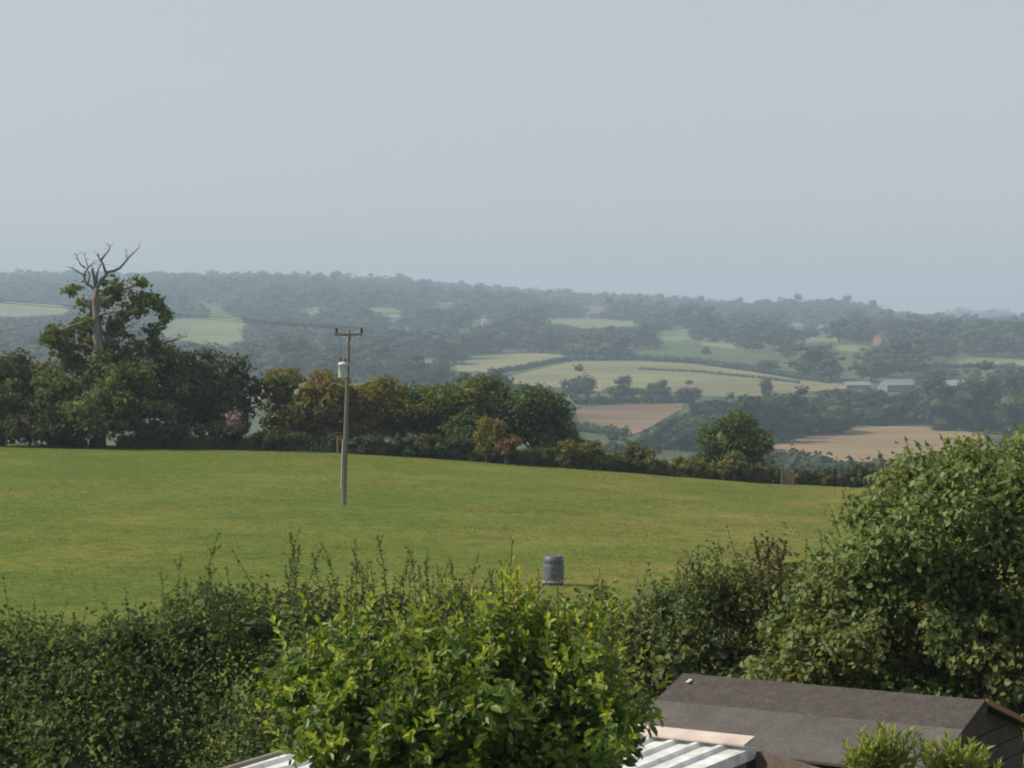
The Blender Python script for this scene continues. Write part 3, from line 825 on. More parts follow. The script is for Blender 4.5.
low = px_lobes([(70, 385, 26, 24), (112, 380, 32, 22), (96, 392, 22, 18), (135, 398, 34, 26), (90, 412, 38, 24), (62, 408, 26, 26), (130, 415, 32, 16)], YO, 2.2, 13)
low[:, 1] -= .9
L2 = clumps(rng, low, 90, .85, .4, .8, .5); L2 = L2[L2[:, 2] > ob[2] + .9]
cores(mb, rng, L2, .7)
foliage(mb, rng, L2, 12000, .27, .55, .6, .25, .7, cull=.75, zmin=ob[2] + .5)
part('crown', mb, M['oak'], oak)

bush('hedgerow_tree', 'dark domed tree standing right beside the half dead oak', [(172, 372, 24, 22), (203, 374, 32, 26), (232, 392, 20, 26), (195, 402, 46, 22)], 152, 14000, .27, 'dark_leaf', 21, kclump=60, clr=1.0, core=.7, cat='tree')
bush('hedgerow_tree', 'brownish dark tree at the left edge beside the half dead oak', [(-18, 378, 30, 34), (14, 374, 26, 24), (38, 388, 20, 24), (10, 405, 40, 26)], 151, 10000, .27, 'brown_leaf', 22, kclump=45, clr=1.0, core=.7, cat='tree')
bush('shrub', 'bright green shrub at the left edge under the brownish tree', [(5, 402, 14, 18), (-10, 412, 16, 16), (10, 418, 14, 12)], 146, 3500, .22, 'lime_leaf', 23, kclump=16, clr=.6)
bush('shrub', 'dark low thicket at the foot of the half dead oak', [(20, 430, 30, 14), (60, 428, 30, 15), (85, 430, 22, 14), (40, 418, 30, 14)], 146, 6000, .24, 'dark_leaf', 24, trunk=False, kclump=40, clr=.6, core=.75)

bush('hawthorn_bush', 'large olive bush with a reddish top left of the pole', [(282, 392, 20, 16), (308, 388, 22, 13), (330, 402, 18, 20), (292, 414, 30, 20), (322, 420, 22, 18)], 153, 9500, .25, 'olive_leaf', 31, kclump=40, clr=.85, core=.65)
bush('hawthorn_bush', 'olive bush directly behind the electricity pole', [(352, 398, 20, 16), (372, 398, 22, 15), (390, 403, 20, 16), (370, 422, 32, 22)], 154, 8500, .25, 'olive_leaf', 32, kclump=32, clr=.8, core=.65)
bush('hawthorn_bush', 'olive bush right of the pole with a dip in its top', [(408, 402, 20, 14), (434, 399, 20, 15), (418, 422, 32, 22)], 153, 8500, .25, 'olive2_leaf', 33, kclump=32, clr=.8, core=.65)
bush('hawthorn_tree', 'tall olive and brown hawthorn between two lower round bushes', [(462, 398, 20, 16), (486, 398, 18, 17), (475, 422, 28, 22)], 152, 8000, .25, 'olive2_leaf', 34, kclump=38, clr=.85, core=.65, cat='tree')
bush('hawthorn_tree', 'round dark green tree at the right end of the olive bushes', [(533, 407, 20, 15), (550, 413, 12, 14), (519, 420, 13, 16), (536, 428, 25, 17)], 151, 9000, .25, 'green_leaf', 35, kclump=42, clr=.85, core=.65, cat='tree')
bush('young_tree', 'small yellow green tree in front of the tall hawthorn', [(490, 432, 10, 11), (488, 446, 12, 11)], 146.5, 2500, .2, 'olive_leaf', 36, kclump=14, clr=.5)
bush('orange_bush', 'small orange leaved bush on top of the field hedge', [(506, 445, 8, 6), (512, 442, 7, 5), (501, 450, 6, 5)], 145.6, 2200, .17, 'orange_leaf', 37, kclump=16, clr=.28, core=0)
bush('field_tree', 'lone rounded green tree rising behind the field hedge', [(735, 428, 14, 15), (722, 440, 15, 20), (748, 442, 15, 22), (735, 455, 30, 16), (757, 460, 9, 12)], 152, 9500, .23, 'green_leaf', 38, kclump=44, clr=.75, core=.65, cat='tree')
for i, (x, y, rx, ry, lab) in enumerate([
  (568, 448, 11, 7, 'yellow flowered bush right of the round dark green tree'),
  (592, 448, 8, 7, 'small yellow green bush second along the hedge top'),
  (636, 451, 13, 8, 'widest yellow flowered bush on the field hedge'),
  (736, 460, 10, 6, 'bright yellow bush at the foot of the lone rounded tree')]):
    bush('yellow_bush', lab, [(x, y, rx * .8, ry * .8), (x + 4, y + 7, rx, ry)], 146.2, 2200, .17, 'yellow_leaf', 40 + i, trunk=False, kclump=18, clr=.30, core=0)
bush('willow_bush', 'pale blue green bush behind the hedge right of the round dark tree', [(572, 436, 13, 12), (566, 448, 12, 12)], 160, 2500, .22, 'green_leaf', 45, kclump=14, clr=.6)

def edge_hedge(name, label, pts, Y, n, size, mat, seed, thick=1.0, cr=.42):
    """pts: (px, top_row, base_row)"""
    rng = RNG(seed); pts = np.asarray(pts, float)
    L = []
    px = pts[0, 0]
    while px < pts[-1, 0]:
        tr, br = np.interp(px, pts[:, 0], pts[:, 1]), np.interp(px, pts[:, 0], pts[:, 2])
        g = at(px, Y); ztop = W(px, tr, Y)[2]; h = max(.5, ztop - g[2])
        for q in range(3):
            r = cr * rng.uniform(.7, 1.25)
            L.append([g[0] + rng.normal() * .2, Y + rng.uniform(-.5, .5) * thick, g[2] + h * rng.uniform(.12, .98) - r * .5, r, r, r * .85])
        px += cr * .55 / Y * FPX
    L = np.array(L); b = at(float(pts[:, 0].mean()), Y)
    t = thing(name, label, 'hedge', b)
    mb = MB(); cores(mb, rng, L, .8); foliage(mb, rng, L, n, size, .65, .6, .3, .7, cull=0, zmin=None)
    part('foliage', mb, M[mat], t)
    return t
edge_hedge('field_hedge', 'dark clipped field hedge behind the pole below the olive bushes', [(318, 436, 452), (345, 434, 454), (400, 434, 457), (440, 434, 459), (492, 440, 461)], 147.5, 9000, .2, 'dark_leaf', 51)
edge_hedge('field_hedge', 'low field hedge under the orange bush and yellow bushes', [(495, 449, 461), (540, 447, 464), (580, 450, 467), (640, 455, 472), (700, 459, 477), (770, 463, 482)], 147, 12000, .2, 'olive2_leaf', 52)
edge_hedge('field_hedge', 'ragged low hedge running behind the big hazel at the right', [(798, 470, 484), (830, 468, 486), (870, 466, 488), (930, 466, 490)], 147.5, 6000, .2, 'dark_leaf', 53)
edge_hedge('field_hedge', 'short dark bit of hedge left of the brown wooden box', [(752, 464, 480), (768, 466, 482), (780, 470, 483)], 146.6, 2200, .2, 'brown_leaf', 54)

# flat topped browsed thorns under the trees
def thorn(label, cx, top, half, base, Y, seed):
    rng = RNG(seed); g = at(cx, Y)
    t = thing('browsed_thorn', label, 'bush', g)
    L = px_lobes([(cx + dx * half, top + 5 + abs(dx) * 3, half * .42, 4.5) for dx in (-.75, -.35, 0, .35, .75)], Y, 1.2, seed)
    L = clumps(rng, L, 26, .38, .4, .7, .3)
    mb = MB(); cores(mb, rng, L, .7); foliage(mb, rng, L, 2200, .2, .5, .6, .2, .7, cull=0); part('crown', mb, M['dark_leaf'], t)
    w = MB()
    for dx in (-.4, .1, .5):
        b = at(cx + dx * half * .6, Y) - np.array([0, 0, .1])
        w.tube(limb(b, W(cx + dx * half, top + 5, Y), rng, 5, 0, .05), np.linspace(.14, .06, 5), 6)
    part('stems', w, M['dark_bark'], t)
thorn('flat topped thorn on bare stems nearest the half dead oak', 160, 424, 24, 444, 146, 61)
thorn('flat topped thorn on bare stems under the pinkish bush', 222, 424, 22, 446, 146.5, 62)
thorn('flat topped thorn on bare stems left of the pole under the olive bush', 280, 432, 25, 450, 146.5, 63)
bush('bramble_bush', 'small thorn with pinkish flowers above the middle flat topped thorn', [(236, 424, 11, 9), (226, 428, 10, 7)], 147, 1500, .2, 'brown_leaf', 64, kclump=10, clr=.45, extra=[('blossom', [(234, 418, 4.5, 3.5)], 160, .16, 'pink_flower')])

# dry grass strip under the trees
rng = RNG(71); n = 9000
px = rng.uniform(118, 345, n); Y = rng.uniform(147.6, 153, n)
X = (px - 512) / FPX * Y; base = np.stack([X, Y, ground(X, Y)], 1)
h = rng.uniform(.35, 1.05, n); dirs = unit(np.stack([rng.normal(size=n) * .3, rng.normal(size=n) * .3, np.ones(n)], 1)); side = unit(np.stack([rng.normal(size=n), rng.normal(size=n) * .3, np.zeros(n)], 1))
ww = rng.uniform(.03, .07, n)[:, None]
mb = MB(); mb.add(np.stack([base - side * ww, base + side * ww, base + dirs * h[:, None]], 1).reshape(-1, 3), None, np.arange(n)[:, None] * 3 + np.array([[0, 1, 2]]))
M['dry_grass'] = leaf_mat('dry_grass', [(.16, .15, .05), (.24, .20, .075), (.30, .24, .10)], trans=.35, tcol=(1.2, 1.1, .8))
setting('dry_grass', mb, M['dry_grass'], 'stuff')

# wooden box by the hedge, posts
M['brown_wood'] = solid_mat('brown_wood', [(.16, .095, .055), (.26, .16, .09)], 4, .8, .2, (1, 1, .3), .3, 20)
M['grey_wood'] = solid_mat('weathered_wood', [(.16, .14, .12), (.26, .24, .21)], 5, .85, .2, (1, 1, .25), .4, 20)
p = at(788, 145.5)
t = thing('wooden_hatch', 'small brown wooden hatch set in the gap of the field hedge', 'hatch', p)
a = MB()
for i in range(5): a.box(p + [0, 0, .14 + i * .15], (.62, .04, .13))
part('boards', a, M['brown_wood'], t)
for sx in (-.36, .36):
    a = MB(); a.box(p + [sx, .0, .42], (.09, .1, 1.0)); part('post', a, M['grey_wood'], t)
for i, (x, ht_, lab, mt) in enumerate([(337.5, 1.15, 'reddish fence post just left of the electricity pole', 'brown_wood'), (311, .7, 'thin grey stake left of two others by the olive bush', 'grey_wood'), (316, .7, 'thin grey stake between two others by the olive bush', 'grey_wood'), (321, .65, 'thin grey stake right of two others by the olive bush', 'grey_wood')]):
    p = at(x, 146.0 if i == 0 else 145.5); a = MB()
    r = .07 if i == 0 else .025
    a.tube([p - [0, 0, .1], p + [0, 0, ht_ * .6], p + [.02, 0, ht_]], [r, r, r * .8], 7)
    solo('fence_post', a, M[mt], p, lab, 'post')

# ================================================================== utility pole
pp = hit1(343.5, 505.5); YP = pp[1]
def U(px, py, dy=0.0): return W(px, py, YP + dy)
M['pole_wood'] = solid_mat('pole_wood', [(.10, .085, .065), (.17, .15, .12), (.24, .22, .185)], 3, .85, .15, (1, 1, .12), .4, 16)
M['steel'] = solid_mat('galvanised_steel', [(.36, .37, .38), (.50, .51, .52)], 6, .5, .5, metal=.4)
M['tank'] = solid_mat('transformer_paint', [(.42, .46, .49), (.54, .58, .61)], 3, .45, .4)
M['insul'] = solid_mat('brown_porcelain', [(.03, .018, .014), (.06, .035, .028)], 4, .25, .5)
M['black'] = solid_mat('black_cable', [(.015, .015, .017), (.03, .03, .032)], 4, .6, .3)
M['off_white'] = solid_mat('pale_tube', [(.42, .43, .42), (.58, .58, .56)], 4, .5, .4)
pole = thing('utility_pole', 'wooden electricity pole with grey transformer standing in the pasture', 'utility pole', pp)
top = U(349, 331.5)
ax = (top - pp)
a = MB(); a.tube([pp - ax * .04, pp, pp + ax * .3, pp + ax * .6, pp + ax * .9, top], [.125, .12, .105, .09, .078, .072], 12); a.tube([top, top + [0, 0, .04]], [.08, .03], 12); part('shaft', a, M['pole_wood'], pole, True)
def along(f): return pp + ax * f
s_ = YP / FPX
zc = along(.982)
a = MB(); a.box(zc + [-.02, -.13, 0], (1.22, .10, .11)); part('crossarm', a, M['grey_wood'], pole)
for q, sx in enumerate((-.52, .56)):
    c = zc + [sx, -.13, .055]
    a = MB(); a.lathe([(0, 0), (.035, 0), (.035, .05), (.075, .07), (.04, .10), (.085, .125), (.045, .155), (.07, .19), (.04, .23), (0, .235)], 12, c); part('insulator', a, M['insul'], pole, True)
a = MB()
for sx in (-.45, .45): a.tube([zc + [sx, -.19, -.03], along(.925) + [0, -.12, 0]], [.018, .018], 5)
part('brace', a, M['steel'], pole)
tc = U(343.4, 370) + [0, -.28, 0]
tr_ = part('transformer', MB().lathe([(0, -.34), (.17, -.34), (.19, -.32), (.20, -.29), (.20, .22), (.222, .23), (.222, .28), (.20, .30), (.14, .35), (0, .37)], 24, tc), M['tank'], pole, True)
for sx in (-.10, .11):
    c = tc + [sx, -.02, .31]
    part('bushing', MB().lathe([(0, 0), (.04, 0), (.04, .04), (.06, .06), (.035, .09), (.06, .12), (.035, .15), (.05, .18), (.02, .25), (0, .26)], 10, c), M['insul'], tr_, True)
a = MB()
a.box(tc + [0.07, .23, .28], (.42, .08, .06)); a.box(tc + [.05, .23, -.18], (.30, .08, .06)); a.box(tc + [-.27, 0, .22], (.09, .04, .05)); a.box(tc + [.27, 0, .22], (.09, .04, .05))
part('hanger', a, M['steel'], pole)
a = MB(); q = U(358, 362) ; a.tube([along(.80) + [.1, -.05, 0], along(.805) + [.28, -.05, -.02], q + [-.03, -.05, -.06], q + [0, -.05, .16]], .018, 6); part('fuse_bracket', a, M['steel'], pole)
a = MB()
a.tube([zc + [-.52, -.13, .2], U(341.5, 345) + [0, -.25, 0], tc + [-.10, -.02, .62]], .008, 5); a.tube([zc + [.1, -.15, .05], U(347, 350) + [0, -.2, 0], tc + [.11, -.02, .62]], .008, 5)
part('jumper_wire', a, M['black'], pole)
a = MB(); off = np.array([-.115, -.05, 0])
a.tube([along(f) + off * (1.12 - f * .2) for f in (.10, .2, .3, .38)], .028, 6); part('pale_tube', a, M['off_white'], pole)  # thin off-white tube up the left side of the lower shaft
a = MB(); c = along(.36); a.tube([c + [.12, -.05, 0], c + [.32, -.08, .02]], .02, 6); part('step_bolt', a, M['steel'], pole)
# wires to the left
for q, (sx, lab) in enumerate(((-.52, 'sagging black power line from the left insulator across the oak'), (.56, 'sagging black power line from the right insulator of the pole'))):
    A_ = zc + [sx, -.13, .27]
    dxy = np.array([-23.0, 4.5, 0]) * 1.5
    B_ = A_ + dxy; B_[2] = CZ + (HROW - 266 + q * 1.5) / FPX * B_[1]
    t = np.linspace(0, 1, 40)[:, None]
    pts = A_ + (B_ - A_) * t; pts[:, 2] -= (4 * t * (1 - t))[:, 0] * .12
    a = MB(); a.tube(pts, .008, 5)
    solo('power_line', a, M['black'], A_, lab, 'wire')

# ================================================================== barrel
M['barrel'] = solid_mat('barrel_plastic', [(.075, .080, .092), (.10, .106, .118), (.135, .138, .148)], 5, .5, .3, (1, 1, .4), fine=14)
M['barrel_band'] = solid_mat('barrel_band', [(.30, .30, .30), (.42, .42, .41)], 5, .5, .4)
bp_ = hit1(553.5, 586); sB = bp_[1] / FPX
RB = 10.7 * sB; HB = 30 * sB
barrel = thing('barrel', 'grey blue plastic barrel standing in the pasture beyond the laurel', 'barrel', bp_)
f = HB / .9
prof = [(0, 0), (RB * .90, 0), (RB * .95, .02), (RB * .96, .10), (RB * 1.0, .13), (RB * 1.0, .16), (RB * .965, .18), (RB * .985, .30), (RB * .985, .56), (RB * .965, .66), (RB * .93, .68), (RB * .93, .70), (RB * .97, .72), (RB * .965, .78), (RB * .93, .84), (RB * .86, .885), (RB * .80, .90)]
a = MB(); a.lathe([(r, z * f) for r, z in prof], 40, bp_); part('body', a, M['barrel'], barrel, True)
a = MB(); a.lathe([(RB * .80, .898 * f), (RB * .80, .915 * f), (RB * .74, .92 * f), (RB * .72, .905 * f), (0, .905 * f)], 40, bp_); part('lid', a, M['barrel'], barrel, True)
a = MB()
for z in (.145,): a.lathe([(RB * 1.003, (z - .018) * f), (RB * 1.022, (z - .012) * f), (RB * 1.022, (z + .012) * f), (RB * 1.003, (z + .018) * f)], 40, bp_)
part('hoop', a, M['barrel_band'], barrel, True)

# ================================================================== sheds
ALPHA = math.radians(31)
uu = np.array([math.cos(ALPHA), -math.sin(ALPHA), 0.0]); nn = np.array([-math.sin(ALPHA), -math.cos(ALPHA), 0.0]); ZZ = np.array([0, 0, 1.0])
M['felt'] = solid_mat('roof_felt', [(.080, .073, .066), (.106, .097, .088), (.134, .124, .112)], 1.1, .95, .1, bump=.2, bscale=90, fine=34)
M['felt_cap'] = solid_mat('roof_felt_cap', [(.064, .056, .050), (.080, .071, .063), (.098, .088, .078)], 9.0, .95, .1, bump=.4, bscale=60, fine=30)
M['shed_wood'] = solid_mat('creosoted_boards', [(.030, .021, .016), (.055, .038, .028), (.085, .06, .045)], 2.5, .7, .25, (1, 1, .2), .3, 20)
M['barge'] = solid_mat('orange_bargeboard', [(.24, .10, .05), (.36, .16, .08)], 5, .7, .25)
M['white_scrap'] = solid_mat('white_scrap', [(.6, .6, .6), (.75, .75, .75)], 5, .6, .3)
RZ = 2.5
d0 = ray(683, 676); R0 = d0 * ((RZ - CZ) / d0[2]) + np.array([0, 0, CZ])
# ridge length so that the far end is seen at x=985
ls = np.linspace(1, 6, 2000); Lr = ls[np.argmin(np.abs(proj(R0 + ls[:, None] * uu)[0] - 985))]
R1 = R0 + uu * Lr
print('SHED', R0, R1, Lr, proj(R1))
RW, RD = 1.38, .43
shed = thing('shed', 'dark timber shed with a brown felt pitched roof under the hazel', 'shed', [*(R0 + R1)[:2] / 2, 0.0])
def S(t, w_, z): return R0 + uu * t + nn * w_ + ZZ * (z - RZ)
zE = RZ - RD
a = MB(); gi = RW - .12; zi = RZ - RD * gi / RW
pen = [S(.08, -gi, 0), S(.08, gi, 0), S(.08, gi, zi - .03), S(.08, 0, RZ - .03), S(.08, -gi, zi - .03)]
a.prism(pen, uu * (Lr - .16)); part('wall', a, M['shed_wood'], shed)
a = MB()
for k in range(14):   # lap boards on the gable end
    z0 = .05 + k * .165; hw = gi if z0 + .15 < zi - .05 else max(0, (RZ - .06 - z0 - .15) / (RZ - zi) * gi)
    if hw > .05: a.prism([S(Lr - .078, -hw, z0), S(Lr - .078, hw, z0), S(Lr - .078, hw, z0 + .15), S(Lr - .078, -hw, z0 + .15)], uu * .018)
part('cladding', a, M['shed_wood'], shed)
def roof_sheet(w0, w1, lift, th, x0=0.0, x1=None):
    x1 = Lr if x1 is None else x1
    mb = MB()
    for sg in (1, -1):
        zz = lambda w_: RZ - RD * w_ / RW + lift
        prof_ = [S(x0, sg * w0, zz(w0)), S(x0, sg * w1, zz(w1)), S(x0, sg * w1, zz(w1) + th), S(x0, sg * w0, zz(w0) + th)]
        mb.prism(prof_, uu * (x1 - x0))
    return mb
roofp = part('roof', roof_sheet(.0, RW, 0, .025), M['felt'], shed)
part('ridge_felt', roof_sheet(.0, .56, .0255, .003), M['felt_cap'], roofp)
a = MB(); a.prism([S(Lr + .002, .0, RZ - .10), S(Lr + .002, RW, zE - .10), S(Lr + .002, RW, zE + .0), S(Lr + .002, 0, RZ + .0)], uu * .02); part('barge_board', a, M['shed_wood'], shed)
a = MB(); a.prism([S(Lr + .002, -.01, RZ - .012), S(Lr + .002, -RW, zE - .012), S(Lr + .002, -RW, zE + .04), S(Lr + .002, -.01, RZ + .04)], uu * .022); part('barge_board', a, M['barge'], shed, label='orange brown barge board on the far slope of the gable')
a = MB(); c = S(.16, .20, RZ - RD * .20 / RW + .05); a.box(c, (.035, .05, .01), [[.8, .5, .1], [-.5, .8, 0], [0, 0, 1]]); a.box(c + [.02, .05, .006], (.03, .06, .01))
solo('paper_scrap', a, M['white_scrap'], c, 'tiny white scrap lying on the brown felt roof near its left end', 'scrap')

# lean-to with corrugated roof
M['sheet'] = solid_mat('corrugated_plastic', [(.50, .51, .46), (.68, .69, .65), (.77, .78, .75)], 2.2, .4, .5, (1, 1, 1), fine=7)
M['pale_wood'] = solid_mat('pale_board', [(.46, .37, .32), (.55, .46, .40), (.60, .52, .46)], 3, .8, .2)
M['wall_brown'] = solid_mat('brown_panel', [(.10, .075, .06), (.15, .115, .092)], 2, .8, .2, fine=16)
LZ = 2.30
dC = ray(750.5, 747); C0 = dC * ((LZ - CZ) / dC[2]) + np.array([0, 0, CZ])
def LP(t, w_, z=0): return C0 - uu * t + nn * w_ + ZZ * z       # t leftwards along the wall side, w towards us
lw = np.linspace(1, 6, 2000)
def edge_hit(t):   # does the left edge pass the photo point (266,754.5)?
    q = LP(t, 0); r = LP(t, 2.0); (x0, y0), (x1, y1) = proj(q), proj(r)
    return y0 + (266 - x0) * (y1 - y0) / (x1 - x0) - 754.5
vals = np.array([edge_hit(t) for t in lw]); LW_ = float(lw[np.argmin(np.abs(vals))])
RUN = 3.1
print('LEAN', C0, LW_, proj(LP(LW_, 0)), proj(LP(LW_, RUN)), proj(LP(0, RUN)))
lean = thing('lean_to', 'lean-to with white corrugated roof between the laurel and the shed', 'lean-to', [*LP(LW_ / 2, 1.0)[:2], 0.0])
pitch_ = .235; prof_ = []
t = 0.0
while t < LW_ - .02:
    for (dt, z) in ((0, .0), (.15, .0), (.168, .034), (.212, .034)):
        if t + dt <= LW_: prof_.append((t + dt, z))
    t += pitch_
prof_.append((LW_, 0.0)); prof_ = np.array(prof_)
Vt = []; rows_ = 5
for r in range(rows_):
    w_ = RUN * r / (rows_ - 1)
    for (t, z) in prof_: Vt.append(LP(t, w_, z - .02 * w_))
Vt = np.array(Vt); k = len(prof_); i = np.arange(k - 1)
Q = np.concatenate([np.stack([r * k + i, r * k + i + 1, (r + 1) * k + i + 1, (r + 1) * k + i], 1) for r in range(rows_ - 1)])
Vb = Vt.copy(); Vb[:, 2] -= .006
a = MB(); a.add(np.concatenate([Vt, Vb]), np.concatenate([Q, Q[:, ::-1] + len(Vt)])); part('corrugated_roof', a, M['sheet'], lean)
a = MB(); a.prism([LP(-.03, -.02, .075), LP(LW_ + .02, -.02, .075), LP(LW_ + .02, .19, .037), LP(-.03, .19, .037)], ZZ * .018); part('capping_board', a, M['pale_wood'], lean)
a = MB(); a.prism([LP(LW_ + .01, 0.2, -.06), LP(LW_ + .05, 0.2, -.06), LP(LW_ + .05, .2, .03), LP(LW_ + .01, .2, .03)], nn * (RUN - .2) - ZZ * .02 * (RUN - .2)); part('edge_board', a, M['grey_wood'], lean)
a = MB(); a.prism([LP(-.01, 0, -.10), LP(-.035, 0, -.10), LP(-.035, 0, .0), LP(-.01, 0, .0)], nn * RUN - ZZ * .04); part('edge_trim', a, M['sheet'], lean)
for (t, w_) in ((.06, .06), (LW_ - .06, .06), (.06, RUN - .06), (LW_ - .06, RUN - .06)):
    a = MB(); q = LP(t, w_); a.box([q[0], q[1], (LZ - .1) / 2], (.08, .08, LZ - .1)); part('post', a, M['grey_wood'], lean)
# brown side wall, sloping away to the right of the roof
e0 = LP(-.06, .02); 
vdir = np.array([math.cos(math.radians(58)), -math.sin(math.radians(58)), 0])
a = MB(); a.prism([e0 + ZZ * (-.03), e0 + vdir * 1.5 + ZZ * (-.05), (e0 + vdir * 1.5) * [1, 1, 0], e0 * [1, 1, 0]], np.array([.04, .025, 0])); part('side_wall', a, M['wall_brown'], lean)

# ================================================================== near vegetation
def shoots(mb, rng, base, dirn, length, nleaf, size, aspect, spread=.75, m=0, stem=None, up=.2):
    """leafy shoots; arrays of bases, directions, lengths"""
    K = len(base)
    for j in range(nleaf):
        f = (j + .6) / nleaf
        p = base + dirn * (length * f)[:, None]
        th = j * 2.4 + rng.random(K) * .8
        a = unit(np.cross(dirn, np.array([.3, .9, .1]))); b = np.cross(dirn, a)
        rad = np.cos(th)[:, None] * a + np.sin(th)[:, None] * b
        k = spread * (1 - .55 * f)
        A = unit(rad * k + dirn * (1 - k * .6) + rng.normal(size=(K, 3)) * .18 + np.array([0, 0, -.12 * (1 - f)]))
        Nn = unit(dirn * .8 - rad * .5 + np.array([0, 0, up]) + rng.normal(size=(K, 3)) * .25)
        s = size * rng.uniform(.7, 1.25, K) * (1 - .35 * abs(f - .45))
        V, Q = leaf_arrays(p, A, Nn, s, aspect, .16, True)
        mb.add(V, Q, m=m)
    if stem is not None:
        for i in range(K): stem.tube([base[i], base[i] + dirn[i] * length[i] * .5, base[i] + dirn[i] * length[i]], [.006, .005, .002], 4, cap=False)

# --- laurel
YL = 15.5; rng = RNG(81)
lb = at(460, YL)
laurel = thing('laurel_bush', 'bright glossy green laurel bush in front of the corrugated roof', 'bush', lb)
lpx = [(300, 676, 13, 24), (318, 704, 18, 26), (334, 734, 20, 30), (356, 664, 20, 42), (352, 730, 40, 46), (424, 664, 26, 42), (392, 708, 28, 36), (462, 672, 26, 38), (512, 654, 24, 50), (488, 700, 28, 38), (548, 676, 26, 38), (590, 672, 24, 38), (610, 706, 24, 32),
       (600, 738, 28, 28), (440, 724, 60, 54), (520, 720, 60, 54), (570, 738, 36, 38), (400, 762, 80, 48), (510, 762, 90, 48), (575, 768, 36, 38), (360, 775, 28, 34), (450, 744, 70, 50), (400, 800, 80, 50), (520, 800, 90, 50)]
big = px_lobes(lpx, YL, .68, 82)
L = clumps(rng, big, 120, .16, .5, .9, .6)
mb = MB(); foliage(mb, rng, L, 10500, .080, .35, .6, .3, .52, .1, True, 0); 
part('leaves', mb, M['laurel_leaf'], laurel)
fill = px_lobes([(400, 738, 46, 44), (450, 735, 56, 50), (510, 738, 56, 46), (560, 745, 40, 36), (430, 780, 70, 40), (520, 785, 70, 40)], YL, .5, 83)
mb = MB(); foliage(mb, rng, fill, 7000, .085, 0, .6, .3, .52, .1, True, 0); part('leaves', mb, M['laurel_leaf'], laurel)
Ps, ds = shell(rng, big, 1000, .82, .8); 
k = (Ps[:, 1] < YL + .55) & (Ps[:, 2] > 1.6); Ps, ds = Ps[k], ds[k]
dn = unit(ds * .6 + np.array([0, -.2, .65]) + rng.normal(size=ds.shape) * .32)
ln = rng.uniform(.12, .25, len(Ps))
stems = MB(); mb = MB(); shoots(mb, rng, Ps - dn * .08, dn, ln, 10, .082, .52, .9, stem=stems)
part('leaves', mb, M['laurel_leaf'], laurel)
# young bright tips
mb = MB(); sel = rng.random(len(Ps)) < .62
tipb = Ps[sel] + dn[sel] * (ln[sel] * .55)[:, None]
shoots(mb, rng, tipb, dn[sel], ln[sel] * .75, 7, .076, .48, .85)
tall = [(510, 600, 538), (514, 610, 566), (504, 612, 560), (518, 620, 575), (498, 622, 580), (350, 640, 596), (342, 640, 604), (362, 645, 606), (432, 640, 596), (424, 640, 602), (440, 642, 604), (588, 650, 598), (596, 650, 606), (528, 620, 584), (318, 660, 618), (282, 690, 640), (470, 620, 592), (545, 640, 606), (590, 640, 600), (620, 664, 625), (578, 640, 604), (400, 640, 612)]
tall += [(float(x), float(y), float(y - h)) for x, y, h in zip(rng.uniform(285, 640, 34), rng.uniform(640, 690, 34), rng.uniform(28, 62, 34))]
tb = np.array([W(x, y0, YL + rng.uniform(-.3, .2)) for x, y0, y1 in tall]); tt = np.array([W(x + rng.uniform(-4, 4), y1, YL) for x, y0, y1 in tall])
dv = tt - tb; dl = np.linalg.norm(dv, axis=1)
shoots(mb, rng, tb, dv / dl[:, None], dl, 12, .075, .46, .8, stem=stems)
part('young_leaves', mb, M['laurel_young'], laurel, label='bright yellow green young leaves at the shoot tips')
for i in range(26):
    j = rng.integers(0, len(big)); stems.tube(limb([lb[0] + rng.normal() * .15, YL + rng.normal() * .1, lb[2] + .1], big[j, :3], rng, 6, .1, .04), np.linspace(.03, .008, 6), 5)
part('stems', stems, M['twig'], laurel)

